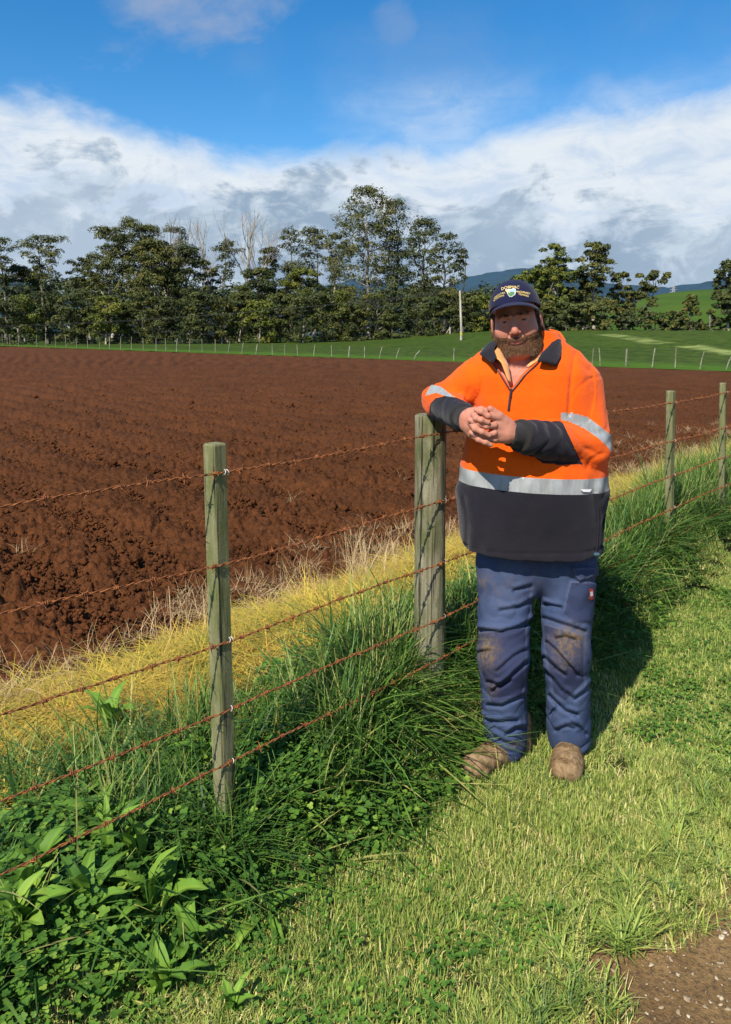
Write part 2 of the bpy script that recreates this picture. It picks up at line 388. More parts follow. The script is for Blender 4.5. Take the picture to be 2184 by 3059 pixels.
def bark(name, c0, c1):
    m, N, b = mat(name, c0, 0.85, 0.15)
    g = N.node('ShaderNodeNewGeometry').outputs['Position']
    n = N.noise(N.vmul(g, (1, 1, 0.25)), 2.2, 5, 0.6)
    N.l.new(N.mix(N.mr(n, 0.38, 0.62), c0, c1), b.inputs['Base Color']); return m
m_bark = bark('grey_bark', (0.10, 0.085, 0.068), (0.30, 0.265, 0.22))
m_pale = bark('pale_bark', (0.24, 0.205, 0.165), (0.48, 0.43, 0.36))
m_darkbark = bark('dark_bark', (0.045, 0.036, 0.030), (0.13, 0.11, 0.09))

def leaf_quads(C, Rad, cnt, size, r, tone=None, dome=0.35, up=0.25):
    n = len(C); idx = np.repeat(np.arange(n), cnt); k = len(idx)
    d = r.normal(size=(k, 3)); d /= np.linalg.norm(d, axis=1)[:, None]
    d[:, 2] = np.where(d[:, 2] < -dome, -d[:, 2], d[:, 2])
    rad = r.random(k)**0.33*0.25+0.78*r.random(k)**0.25
    # lumpy clump outline
    lump = 1+0.22*np.sin(d[:, 0]*5+idx)+0.22*np.sin(d[:, 1]*6+idx*2.1)
    P = C[idx]+d*Rad[idx]*(rad*lump)[:, None]
    nn = d/Rad[idx]; nn /= np.linalg.norm(nn, axis=1)[:, None]
    nn = nn+np.array([0, 0, up])+r.normal(size=(k, 3))*0.42; nn /= np.linalg.norm(nn, axis=1)[:, None]
    a = np.cross(nn, r.normal(size=(k, 3))); a /= np.linalg.norm(a, axis=1)[:, None]; b = np.cross(nn, a)
    s = size*(0.55+0.8*r.random(k))[:, None]
    q = np.stack([P-a*s, P-b*s*0.45, P+a*s, P+b*s*0.45], 1).reshape(-1, 3)
    F = np.arange(4*k).reshape(-1, 4)
    tt = (tone[idx] if tone is not None else 0.5)+r.normal(size=k)*0.14
    return q, F, np.repeat(np.clip(tt, 0, 1), 4)

def skeleton(base, H, lean, clumps, r, r0, bend=0.25, f0=0.35, twigs=True):
    """trunk plus one limb to every clump; each limb leaves the nearest thing already grown below it"""
    k = 12; t = np.linspace(0, 1, k)
    wob = np.cumsum(r.normal(size=(k, 2)), axis=0)*H*0.008
    top = H*0.80
    P = np.stack([base[0]+lean[0]*t*t+wob[:, 0], base[1]+lean[1]*t*t+wob[:, 1], base[2]+top*t], 1)
    P[0, :2] = base[:2]; R = r0*(1-t*0.82); R[0] *= 1.35
    paths, radii = [P], [R]
    nodes = [tuple(p)+(rr,) for p, rr in zip(P[3:], R[3:])]
    order = np.argsort(np.linalg.norm(clumps[:, :2]-base[:2], axis=1)+0.2*(base[2]+H-clumps[:, 2]))
    for i in order:
        c = clumps[i]; nd = np.array(nodes)
        d = c-nd[:, :3]; hd = np.linalg.norm(d[:, :2], axis=1); dz = d[:, 2]
        cost = np.linalg.norm(d, axis=1)+2.5*np.clip(0.5*hd-dz, 0, None)+np.where(nd[:, 3] < 0.035, 1.5, 0)
        j = int(np.argmin(cost)); s0 = nd[j, :3]; rr = nd[j, 3]
        L = np.linalg.norm(c-s0)
        if L < 0.3: continue
        kk = 6; u = np.linspace(0, 1, kk)[:, None]
        mid = (s0+c)/2+np.array([0, 0, -bend*0.3*L])+r.normal(size=3)*L*0.10
        Q = (1-u)**2*s0+2*u*(1-u)*mid+u*u*c
        rs = min(rr*0.72, 0.022*L+0.045); re = max(0.02, rs*0.35)
        RR_ = rs+(re-rs)*u[:, 0]
        paths.append(Q); radii.append(RR_)
        nodes += [tuple(q)+(x,) for q, x in zip(Q[2:], RR_[2:])]
    return paths, radii

def gum(px, top, wpx, Y, seed, label, kind='gum', bark_m=None, leaf_m=None, n=42, per=150, f0=0.42, base_py=None, lean=0.0, group=None, csize=1.0, hide_trunk=False, shape='crown'):
    r = np.random.default_rng(seed); per = int(per*(1.8 if shape in ('round', 'cone') else 1.5)); n = int(n*(1.2 if shape in ('round', 'cone') else 1.0))
    x = aty(px, 1000, Y)[0]; gz = float(ground(x, Y))-0.15
    if Y > 90: gz -= 0.4
    H = aty(px, top, Y)[2]-gz; Wd = wpx/FPX*Y*0.5
    cs = []
    tries = 0
    while len(cs) < n and tries < 6000:
        tries += 1
        h = f0+(1-f0)*r.random()**0.75
        u = (h-f0)/(1-f0)
        if shape == 'crown': env = Wd*(0.35+0.65*np.sin(np.clip(u*0.9+0.12, 0, 1)*PI)**0.7)
        elif shape == 'flat': env = Wd*(0.25+0.75*u)*(1 if u < 0.93 else 0.75)
        elif shape == 'cone': env = Wd*(1.0-0.75*u)
        else: env = Wd*(0.8+0.2*np.sin(u*PI))*(1 if u < 0.85 else 0.7)
        a = r.random()*2*PI; rr = env*r.random()**0.55
        c = np.array([x+lean*Wd*u+rr*np.cos(a), Y+rr*np.sin(a)*0.85, gz+H*h-0.06*H*(rr/Wd)**2])
        sep = H*0.055*csize*(1.15 if shape in ('crown', 'flat') else 0.75)
        if all(np.linalg.norm((c-q)*np.array([1, 1, 1.5])) > sep for q in cs): cs.append(c)
    cs.append(np.array([x+lean*Wd, Y, gz+H*0.955])); cs = np.array(cs)
    rx = H*(0.058 if shape in ('round', 'cone') else 0.050)*csize*(0.65+0.7*r.random(len(cs))); 
    if shape in ('crown', 'flat'): rx = np.minimum(rx, Wd*0.42)
    Rad = np.stack([rx*1.1, rx*1.1, rx*(0.55+0.4*r.random(len(cs)))], 1)
    # keep each clump below the top of the tree
    cs[:, 2] = np.minimum(cs[:, 2], gz+H-Rad[:, 2])
    tone = np.clip(0.45+0.27*r.normal(size=len(cs)), 0.05, 0.95)
    q, F, tn = leaf_quads(cs, Rad, (per*(rx/rx.mean())**1.5).astype(int)+8, 0.19 if Y > 90 else 0.17, r, tone)
    nm = 'gum_tree' if kind == 'gum' else 'bushy_tree'
    root = empty(nm, (x, Y, gz)); tag(root, label, 'tree', group)
    org = np.array([x, Y, gz])
    mesh_obj('crown', q-org, F, leaf_m or m_leaf, root, attrs={'tone': tn})
    ps, rs = skeleton(np.array([x-lean*Wd*0.2, Y, gz]), H, (lean*Wd*0.8, 0), cs, r, H*0.0165+0.05)
    V, F = tubes(ps, rs, 5)
    mesh_obj('trunk', V-org, F, bark_m or m_bark, root, smooth=True)
    return root

def dead_tree(px, top, Y, seed, label, spread=1.0, lean=0.0, base_h=0.0, arms=8, bm=None):
    r = np.random.default_rng(seed); x = aty(px, 1000, Y)[0]; gz = float(ground(x, Y))-0.4; H = aty(px, top, Y)[2]-gz
    ps, rs = [], []
    def grow(p, d, L, rad, lev):
        k = 6; pts = [p]; dd = d.copy()
        for i in range(k):
            dd = dd+r.normal(size=3)*0.13+np.array([0, 0, 0.07]); dd /= np.linalg.norm(dd); pts.append(pts[-1]+dd*L/k)
        R = np.linspace(rad, rad*0.42, k+1); ps.append(np.array(pts)); rs.append(R)
        if lev >= 3: return
        nb = {0: arms, 1: 4, 2: 3}[lev]
        for i in range(nb):
            j = int(r.integers(2, k+1)); q = pts[j]
            side = r.normal(size=3); side[2] = 0; side /= np.linalg.norm(side)
            nd = dd*0.85+side*0.55*spread+np.array([0, 0, 0.35]); nd /= np.linalg.norm(nd)
            rem = (gz+H-q[2]); Ln = min(L*(0.38+0.3*r.random()), max(0.5, rem*0.95))
            grow(q, nd, Ln, R[j]*0.62, lev+1)
    grow(np.array([x, Y, gz]), np.array([lean, 0, 1.0]), H*0.72, H*0.011+0.06, 0)
    P = np.concatenate(ps); mz = P[:, 2].max(); sc2 = H/(mz-gz); cz = x
    ps = [np.stack([q[:, 0], q[:, 1], gz+(q[:, 2]-gz)*sc2], 1) for q in ps]
    root = empty('dead_tree', (x, Y, gz)); tag(root, label, 'dead tree')
    trunk = [0]; V, F = tubes(ps[:1], rs[:1], 6); mesh_obj('trunk', V-[x, Y, gz], F, bm or m_pale, root, smooth=True)
    V, F = tubes(ps[1:], rs[1:], 4); mesh_obj('branches', V-[x, Y, gz], F, bm or m_pale, root, smooth=True)

G = 'tall gums of the tree line'
gum(14, 706, 95, 142, 1, 'open topped gum cut by the left edge of the picture', n=26, per=90, shape='flat', f0=0.5, group=G)
gum(55, 790, 120, 146, 41, 'mid height gum standing between the two airy gums at far left', n=30, f0=0.4, leaf_m=m_leaf2, group=G)
gum(142, 700, 150, 140, 2, 'airy umbrella topped gum, second from the left with sky all round its crown', n=30, per=110, shape='flat', f0=0.55, csize=1.1, group=G)
gum(112, 790, 150, 150, 42, 'dark rounded gum filling in below the airy umbrella topped gum', n=40, f0=0.35, leaf_m=m_leaf2, group=G)
gum(268, 770, 130, 143, 3, 'lower gum with a tilted flat crown at the left shoulder of the big clump', n=30, per=100, shape='flat', f0=0.5, lean=-0.1, group=G)
gum(332, 674, 135, 140, 4, 'tall pale stemmed gum rising at the left side of the big clump', n=46, bark_m=m_pale, f0=0.42, group=G)
gum(398, 648, 125, 145, 5, 'highest gum of the big left clump with a small domed top', n=46, f0=0.45, group=G)
gum(455, 668, 105, 148, 6, 'gum just right of the highest one in the big left clump', n=36, f0=0.5, group=G)
gum(528, 673, 100, 150, 7, 'thin gum with a small flat top beside the first dead branches', n=26, f0=0.55, leaf_m=m_leaf2, group=G)
gum(468, 716, 185, 132, 8, 'broad dense olive gum in the middle of the big left clump', n=95, per=110, f0=0.22, shape='round', leaf_m=m_leaf, bark_m=m_pale, group=G)
gum(560, 735, 140, 134, 9, 'dense dark gum on the right flank of the big left clump', n=60, per=100, f0=0.25, shape='round', leaf_m=m_leaf2, bark_m=m_pale, group=G)
gum(682, 716, 105, 138, 10, 'slender gum with a sparse crown between the two groups of dead branches', n=20, per=95, f0=0.6, shape='flat', bark_m=m_pale, group=G)
gum(640, 800, 90, 141, 11, 'small dark gum at the foot of the dead branches', n=24, f0=0.4, leaf_m=m_leaf2, group=G)
gum(800, 738, 70, 139, 43, 'small tufted gum right of the tallest dead tree', n=14, f0=0.62, shape='flat', group=G)
gum(868, 677, 105, 140, 12, 'dark gum with layered shelves of leaf, left of the pale stemmed pair', n=32, per=95, f0=0.5, leaf_m=m_leaf2, group=G)
gum(940, 679, 90, 143, 13, 'pale limbed gum with an open crown in the centre of the tree line', n=26, per=85, f0=0.55, shape='flat', bark_m=m_pale, group=G)
gum(995, 694, 95, 141, 14, 'pale limbed gum leaning towards the tallest tree', n=28, per=85, f0=0.5, shape='flat', bark_m=m_pale, lean=0.15, group=G)
gum(780, 800, 150, 131, 15, 'wide rounded gum in front of the tallest dead tree', n=55, f0=0.25, shape='round', leaf_m=m_leaf2, group=G)
gum(900, 800, 150, 133, 16, 'brighter green rounded gum low in the centre of the tree line', n=55, f0=0.22, shape='round', leaf_m=m_leafy, group=G)
gum(1100, 553, 225, 134, 17, 'tallest gum of all, a towering crown in the middle of the photo', n=125, per=100, f0=0.24, csize=0.92, bark_m=m_pale, group=G)
gum(1180, 590, 110, 139, 44, 'second stem of the towering gum on its right side', n=44, per=90, f0=0.4, leaf_m=m_leaf2, bark_m=m_darkbark, group=G)
gum(1262, 648, 130, 133, 18, 'gum stepping down to the right of the tallest one', n=60, per=90, f0=0.35, leaf_m=m_leaf2, bark_m=m_darkbark, group=G)
gum(1325, 696, 115, 131, 19, 'dark gum above the power pole with twiggy right side', n=44, per=70, f0=0.35, leaf_m=m_leaf2, bark_m=m_darkbark, lean=0.1, group=G)
gum(1378, 740, 50, 132, 20, 'small wispy gum at the right hand end of the centre clump', n=9, per=60, f0=0.6, shape='flat', lean=0.2, group=G)
dead_tree(470, 640, 143, 21, 'dead branches poking out at the top of the big left clump', 0.8)
dead_tree(573, 636, 137, 22, 'bare dead gum on the left of the dead group, dark twisted limbs', 0.9, bm=m_bark)
dead_tree(630, 642, 139, 23, 'bare grey dead gum in the middle of the dead group', 0.8)
dead_tree(714, 628, 136, 24, 'tallest bare dead gum with two upright main limbs', 0.9)
dead_tree(772, 642, 138, 25, 'bare dead gum with pale curving limbs spreading right', 1.1, lean=0.06)
G2 = 'gums on the rise behind the man'
gum(1650, 728, 112, 100, 26, 'layered gum standing directly behind the blue cap, lighter green', n=40, per=100, f0=0.5, leaf_m=m_leafy, bark_m=m_pale, group=G2)
gum(1600, 806, 165, 97, 27, 'broad yellow green gum partly hidden by the blue cap', n=70, per=100, f0=0.25, shape='round', leaf_m=m_leafy, bark_m=m_pale, group=G2)
gum(1772, 722, 105, 99, 28, 'tall gum with stacked tufts and a jutting right limb', n=34, per=105, f0=0.5, leaf_m=m_leaf, bark_m=m_pale, group=G2)
gum(1735, 815, 140, 101, 29, 'dark dense gum between the two tall ones behind the man', n=55, per=90, f0=0.2, shape='round', leaf_m=m_leaf2, group=G2)
gum(1850, 814, 90, 102, 30, 'shorter gum right of the tall stacked one', n=30, per=80, f0=0.35, leaf_m=m_leaf, group=G2)
gum(1930, 806, 125, 98, 31, 'umbrella shaped gum leaning right with clear sky below its crown', n=17, per=110, f0=0.66, shape='flat', lean=0.35, group=G2)
gum(1895, 870, 150, 97, 32, 'olive rounded gum under the leaning umbrella crown', n=50, per=90, f0=0.2, shape='round', leaf_m=m_leaf, group=G2)
gum(2062, 882, 95, 96, 33, 'narrow bushy gum standing alone on the green slope', kind='bush', n=34, per=90, f0=0.08, shape='cone', leaf_m=m_leaf, group=G2)
gum(2175, 776, 95, 94, 34, 'ragged gum cut by the right edge of the picture', n=52, per=90, f0=0.2, shape='round', leaf_m=m_leaf2, bark_m=m_pale, group=G2)
gum(2120, 925, 60, 92, 35, 'low bush at the foot of the ragged right edge gum', kind='bush', n=14, f0=0.1, shape='round', leaf_m=m_leaf, group=G2)
# understorey
und = [(20, 900, 110), (75, 880, 100), (150, 868, 110), (215, 878, 90), (262, 862, 110), (318, 880, 90), (352, 905, 100), (420, 900, 110), (480, 885, 100), (545, 895, 110),
       (610, 872, 110), (662, 890, 100), (720, 868, 110), (775, 895, 110), (835, 875, 100), (905, 880, 110), (965, 872, 90), (1015, 866, 90), (1060, 900, 100), (1120, 880, 110), (1175, 905, 90), (1240, 885, 100),
       (1300, 890, 95), (1345, 868, 90), (1395, 872, 80), (1440, 880, 80), (1485, 884, 90), (1530, 868, 80)]
names = ['at the left edge', 'below the second gum from the left', 'under the airy umbrella topped gum', 'in the low gap left of the big clump', 'just left of the big clump', 'at the left foot of the big clump', 'between the pale stems of the big clump', 'in the middle of the big clump', 'in front of the dense olive gum', 'on the right of the dense olive gum',
         'below the first dead gum', 'below the slender sparse gum', 'below the tallest dead gum', 'with a pale limb, right of the tallest dead gum', 'below the layered dark gum', 'next to the bright green rounded gum', 'below the pale limbed pair', 'in the gap left of the tallest gum', 'at the left foot of the tallest gum', 'under the tallest gum', 'at the right foot of the tallest gum', 'below the stepped gum',
         'in deep shade left of the power pole', 'behind the power pole', 'right of the power pole', 'in the gap between the pole and the man', 'close to the left of the man', 'beside the man\'s ear, left of the cap']
for i, ((px, tp, wd), nm_) in enumerate(zip(und, names)):
    gum(px, tp, wd, 127+(i*37 % 5)-2 if px < 1300 else 122, 100+i, 'low bushy tree '+nm_, kind='bush', n=34, per=75, f0=0.0, shape='round', leaf_m=(m_leaf2, m_leaf, m_leaf2, m_leafy)[(i*7) % 4] if i % 3 else m_leaf2,
        bark_m=m_pale if i % 2 else m_darkbark, csize=1.75, group='low trees filling in below the tall gums')
und2 = [(1625, 900, 110), (1690, 900, 90), (1745, 905, 90), (1805, 895, 90), (1865, 930, 80), (1955, 935, 80), (2010, 930, 70), (2060, 960, 90), (2150, 950, 80)]
names2 = ['just right of the man\'s ear', 'in the dark clump behind the man', 'under the stacked tall gum', 'right of the stacked tall gum', 'under the olive rounded gum', 'under the umbrella crown on the right', 'left of the lone narrow gum', 'at the foot of the lone narrow gum', 'at the foot of the right edge gum']
for i, ((px, tp, wd), nm_) in enumerate(zip(und2, names2)):
    gum(px, tp, wd, 93+(i % 3), 200+i, 'small dark bushy tree '+nm_, kind='bush', n=24, per=80, f0=0.06, shape='round', leaf_m=m_leaf2 if i % 3 else m_leaf, csize=1.9, group='low trees filling in behind the man')
# far wood behind the tree line: one dark mass
r = np.random.default_rng(900); n = 1000
xx = r.uniform(-110, 58, n); yy = r.uniform(165, 210, n)
pxs = 1092+FPX*xx/yy
tops = np.interp(pxs, [-500, 0, 150, 215, 240, 500, 1000, 1400, 1560, 2000], [850, 850, 860, 838, 842, 868, 872, 876, 860, 900])
zt = np.array([aty(a, b_, y_)[2] for a, b_, y_ in zip(pxs, tops, yy)])
C = np.stack([xx, yy, zt*(1-0.97*r.random(n)**0.9)], 1); keepm = pxs < 1800; C = C[keepm]
rx = r.uniform(1.8, 3.4, len(C)); Rad = np.stack([rx, rx, rx*0.75], 1)
q, F, tn = leaf_quads(C, Rad, np.full(len(C), 80), 0.55, r, np.clip(0.35+0.2*r.normal(size=len(C)), 0, 1))
o = mesh_obj('distant_wood', q, F, m_leaf2, attrs={'tone': tn}); tag(o, 'dark mass of woodland behind the tree line', kind='stuff')

# ------------------------------------------------------------------ far post and wire fence
m_fpost, N, b = mat('weathered_post', (0.36, 0.34, 0.25), 0.85, 0.1)
g = N.node('ShaderNodeNewGeometry').outputs['Position']; N.l.new(N.mix(N.mr(N.noise(g, 3, 3), 0.3, 0.7), (0.16, 0.16, 0.10), (0.34, 0.33, 0.25)), b.inputs['Base Color'])
m_wire, N, b = mat('grey_wire', (0.10, 0.10, 0.09), 0.5, 0.4); b.inputs['Metallic'].default_value = 0.6
fence = empty('post_and_wire_fence', (EA[0], EA[1], 0)); tag(fence, 'long post and wire fence of leaning pale posts along the far side of the field', 'fence')
posts = [  # foot px, head px (source pixels): foot x, head x, head y, foot y
 (6, 6, 998, 1029), (28, 27, 998, 1030), (55, 54, 998, 1031), (109, 109, 998, 1033), (137, 136, 997, 1034), (165, 164, 998, 1033), (196, 195, 999, 1034), (228, 227, 1009, 1035), (261, 260, 1000, 1036), (297, 295, 1004, 1040),
 (326, 327, 1006, 1040), (358, 361, 1005, 1041), (391, 393, 1006, 1045), (427, 427, 1009, 1045), (465, 466, 1008, 1049), (494, 494, 1009, 1051), (525, 530, 1011, 1052), (564, 567, 1013, 1055), (603, 603, 1012, 1057), (642, 643, 1015, 1059),
 (679, 687, 1021, 1062), (720, 727, 1024, 1064), (763, 769, 1028, 1068), (813, 813, 1025, 1069), (850, 851, 1027, 1071), (889, 887, 1029, 1073), (936, 941, 1030, 1074), (991, 990, 1031, 1078), (1041, 1045, 1034, 1080), (1089, 1089, 1036, 1081),
 (1132, 1142, 1036, 1083), (1181, 1194, 1040, 1083), (1232, 1255, 1046, 1086), (1356, 1357, 1040, 1090), (1772, 1773, 1042, 1084), (1797, 1790, 1039, 1094), (1873, 1873, 1042, 1086), (1951, 1957, 1040, 1092), (2021, 2020, 1039, 1086), (2093, 2104, 1050, 1085), (2170, 2190, 1058, 1084),
 (-22, -22, 998, 1028), (-50, -50, 997, 1027), (2250, 2251, 1050, 1108), (2330, 2328, 1050, 1112), (1440, 1442, 1040, 1092), (1530, 1528, 1041, 1092), (1610, 1612, 1041, 1093), (1690, 1692, 1041, 1093)]
flines = []
for i, (fx, hx, hy, fy) in enumerate(sorted(posts)):
    # stands 0.9 m beyond the edge of the soil, where the line of sight crosses the fence line
    d = pixray(fx, 1000)
    t = (0.9-((0-EA[0])*EN[0]+(0-EA[1])*EN[1]))/(d[0]*EN[0]+d[1]*EN[1])
    Xp, Yp = d[0]*t, d[1]*t
    head = aty(hx, hy, Yp); gz = float(ground(Xp, Yp))
    rad = 0.032 if i % 6 else 0.05
    V, F = tubes([np.array([[Xp, Yp, gz-0.3], [Xp+(head[0]-Xp)*0.5, Yp, (gz+head[2])/2], [head[0], Yp, head[2]-0.012], [head[0], Yp, head[2]]])], [np.array([rad, rad*0.95, rad*0.9, rad*0.3])], 8)
    o = mesh_obj('fence_post', V-[EA[0], EA[1], 0], F, m_fpost, fence, smooth=False)
    flines.append((Xp, Yp, gz, head))
for k in range(5):
    P = [np.array([Xp+(h[0]-Xp)*fr, Yp-0.06, gz+(h[2]-gz)*fr]) for Xp, Yp, gz, h in flines for fr in ((0.18, 0.36, 0.54, 0.72, 0.92)[k],)]
    V, F = tubes([np.array(P)], [np.full(len(P), 0.0045)], 4); mesh_obj('wire', V-[EA[0], EA[1], 0], F, m_wire, fence, smooth=True)

# ------------------------------------------------------------------ power pole, its lines, pylon
m_pole, N, b = mat('pole_timber', (0.42, 0.38, 0.30), 0.85, 0.1)
g = N.node('ShaderNodeNewGeometry').outputs['Position']; N.l.new(N.mix(N.mr(N.noise(N.vmul(g, (1, 1, 0.2)), 4, 3), 0.3, 0.7), (0.30, 0.27, 0.21), (0.46, 0.42, 0.34)), b.inputs['Base Color'])
m_ylw, _, _ = mat('pole_marker', (0.5, 0.42, 0.10), 0.7)
YP = 88.0; p0 = aty(1378, 1000, YP); gz = float(ground(p0[0], YP)); top = aty(1374, 868, YP)
pole = empty('power_pole', (p0[0], YP, gz)); tag(pole, 'slim pale timber power pole standing in the pasture left of the man', 'power pole')
V, F = tubes([np.array([[0, 0, -0.3], [0, 0, 1.2], [top[0]-p0[0], 0, top[2]-gz], [top[0]-p0[0], 0, top[2]-gz+0.01]])], [np.array([0.15, 0.14, 0.10, 0.01])], 10); mesh_obj('pole_shaft', V, F, m_pole, pole, smooth=True)
hz = top[2]-gz
V, F = tubes([np.array([[0, -0.02, 0.5], [0, -0.02, 0.95]])], [np.full(2, 0.15)], 10); mesh_obj('marker_band', V, F, m_ylw, pole)
m_cable, _, _ = mat('cable', (0.05, 0.05, 0.05), 0.5)
for dx, dy in ((-0.8, 0), (0.8, 6)):
    A = np.array([top[0]+dx, YP-0.1, top[2]-0.05]); B = aty(-260, 982-dy, 118)
    t = np.linspace(0, 1, 30)[:, None]; P = A+(B-A)*t; P[:, 2] -= 1.0*(4*t*(1-t))[:, 0]
    V, F = tubes([P], [np.full(30, 0.014)], 4)
    tag(mesh_obj('power_line', V, F, m_cable, smooth=True), ('lower' if dy == 0 else 'upper')+' of the two thin cables running left from the power pole across the trees', 'cable')
Yq = 640.0; q0 = aty(2006, 1000, Yq); bt = aty(2006, 905, Yq)[2]; tp = aty(2006, 852, Yq)[2]; Hq = tp-bt
m_steel, _, _ = mat('galvanised_steel', (0.34, 0.36, 0.37), 0.6, 0.4)
pyl = empty('pylon', (q0[0], Yq, bt)); tag(pyl, 'small lattice power pylon on the skyline left of the green hill', 'pylon')
def lat(z0, z1, w0, w1, nseg):
    P = []
    for sx in (-1, 1):
        for sy in (-1, 1): P.append(np.array([[sx*w0, sy*w0, z0], [sx*w1, sy*w1, z1]]))
    for i in range(nseg):
        a, b_ = i/nseg, (i+1)/nseg; za, zb = z0+(z1-z0)*a, z0+(z1-z0)*b_; wa, wb = w0+(w1-w0)*a, w0+(w1-w0)*b_
        for sy in (-1, 1):
            P.append(np.array([[-wa, sy*wa, za], [wb, sy*wb, zb]])); P.append(np.array([[wa, sy*wa, za], [-wb, sy*wb, zb]]))
    return P
P = lat(-1, Hq*0.55, 2.4, 1.0, 5)+lat(Hq*0.55, Hq, 1.0, 0.25, 5)
V, F = tubes(P, [np.full(2, 0.16)]*len(P), 4); mesh_obj('lattice_mast', V, F, m_steel, pyl)
for zf, wd in ((0.60, 3.6), (0.75, 3.0), (0.88, 2.4)):
    P = [np.array([[-wd, 0, Hq*zf], [wd, 0, Hq*zf]]), np.array([[-wd, 0, Hq*zf], [0, 0, Hq*(zf+0.05)]]), np.array([[wd, 0, Hq*zf], [0, 0, Hq*(zf+0.05)]])]
    V, F = tubes(P, [np.full(2, 0.13)]*3, 4); mesh_obj('crossarm', V, F, m_steel, pyl)
# ------------------------------------------------------------------ near fence
def timber(name, c0, c1, c2, scale=1.0):
    m, N, b = mat(name, c0, 0.85, 0.12)
    g = N.node('ShaderNodeTexCoord').outputs['Object']
    gr = N.noise(N.vmul(g, (70, 70, 3.0)), 1.0, 5, 0.6, 0.3); bl = N.noise(N.vmul(g, (1, 1, 0.45)), 9.0, 5, 0.65); fine = N.noise(g, 150, 3, 0.6)
    c = N.mix(N.mr(gr, 0.32, 0.68), c0, c1); c = N.mix(N.mr(bl, 0.42, 0.64), c, c2)
    c = N.mix(N.m('MULTIPLY', N.mr(fine, 0.55, 0.75), 0.5), c, tuple(v*0.35 for v in c0))
    st = N.noise(N.vmul(g, (40, 40, 1.2)), 1.0, 4, 0.7); c = N.mix(N.mr(st, 0.56, 0.66), c, (0.035, 0.03, 0.02))
    N.l.new(c, b.inputs['Base Color'])
    bump(N, b, N.m('ADD', gr, N.m('MULTIPLY', fine, 0.4)), 0.7, 0.004)
    return m
m_tim = timber('greenish_treated_timber', (0.18, 0.175, 0.085), (0.26, 0.25, 0.135), (0.13, 0.145, 0.052))
m_tim2 = timber('grey_green_round_timber', (0.17, 0.155, 0.095), (0.30, 0.275, 0.185), (0.11, 0.12, 0.048))
m_rust, N, b = mat('rusty_wire', (0.25, 0.08, 0.03), 0.8, 0.2)
g = N.node('ShaderNodeNewGeometry').outputs['Position']; n_ = N.noise(g, 90, 3, 0.6)
N.l.new(N.ramp(n_, [(0.3, (0.085, 0.036, 0.022)), (0.5, (0.25, 0.090, 0.034)), (0.70, (0.48, 0.17, 0.045))]), b.inputs['Base Color'])
m_galv, _, b_ = mat('new_galvanised_staple', (0.6, 0.6, 0.57), 0.35, 0.5)

nf = empty('barbed_wire_fence', (FP[0][0], FP[0][1], 0)); tag(nf, 'old five strand rusty barbed wire fence on green stained timber posts, running beside the man', 'fence')
O0 = np.array([FP[0][0], FP[0][1], 0])
def post_mesh(prof, base, top, rot, seed, zseg=60, crack=None):
    """prof: (k,2) outline; swept from base to top with a slightly uneven surface"""
    k = len(prof); t = np.linspace(0, 1, zseg); c, s = math.cos(rot), math.sin(rot)
    R = prof@np.array([[c, s], [-s, c]])
    V = []
    for i, tt in enumerate(t):
        cen = base+(top-base)*tt
        f = 1+0.02*math.sin(tt*9+seed)
        zz = np.full(k, cen[2]); ang = np.arctan2(R[:, 1], R[:, 0])
        nz = 1+0.025*vnoise(ang*2.2+seed, np.full(k, tt*7.0), seed=seed)+0.012*vnoise(ang*9+seed, np.full(k, tt*16.0), seed=seed+3)
        ring = R*f*nz[:, None]
        if crack is not None:
            da = np.abs((ang-crack+0.05*np.sin(tt*8)+PI) % (2*PI)-PI); dep = np.exp(-(da/0.035)**2)*0.16*(1 if tt > 0.45 else max(0, 1-(0.45-tt)*6)); ring = ring*(1-dep)[:, None]
        V.append(np.concatenate([ring+cen[:2], zz[:, None]], 1))
    # rounded top edge, then the sawn top
    for sc3, dz in ((0.95, 0.004), (0.86, 0.006)):
        V.append(np.concatenate([(V[zseg-1][:, :2]-top[:2])*sc3+top[:2], np.full((k, 1), top[2]+dz)], 1))
    V = np.array(V); n = len(V); Vf = V.reshape(-1, 3)
    i = np.arange(n-1)[:, None]*k; j = np.arange(k)[None]; F = np.stack([i+j, i+(j+1) % k, i+k+(j+1) % k, i+k+j], -1).reshape(-1, 4)
    Vf = np.vstack([Vf, [[top[0], top[1], top[2]+0.007]]]); last = (n-1)*k; T = np.stack([last+np.arange(k), last+(np.arange(k)+1) % k, np.full(k, len(Vf)-1)], -1)
    return Vf, [F, T]
def sq(a, ch=0.006, sub=5):
    h = a/2; pts = []
    cs_ = [(h, -h), (h, h), (-h, h), (-h, -h)]
    for i in range(4):
        p = np.array(cs_[i]); q = np.array(cs_[(i+1) % 4]); d = (q-p)/a
        for u in np.linspace(ch/a, 1-ch/a, sub): pts.append(p+(q-p)*u)
    return np.array(pts)
def circ(r_, k=56):
    th = np.arange(k)/k*2*PI; return np.stack([r_*np.cos(th), r_*np.sin(th)*0.98], 1)
rotF = math.atan2(UF[1], UF[0])
pdat = [('P1', (641, 1330), (671, 2352), 2.15, sq(0.052), rotF+0.04, 'square split post leaning left, nearest to the camera'),
        ('P2', (1287, 1242), (1283, 1920), 2.85, circ(0.060), 0, 'thick round strainer post the man leans on, with a long crack down its face'),
        ('P3', (2004, 1170), (1999, 1560), 4.75, sq(0.045), rotF-0.1, 'square post to the right of the man'),
        ('P4', (2160, 1146), (2156, 1480), 5.5, sq(0.043), rotF+0.12, 'square post at the right edge of the photo')]
PT, PB, PM = [], [], []
postobj = []
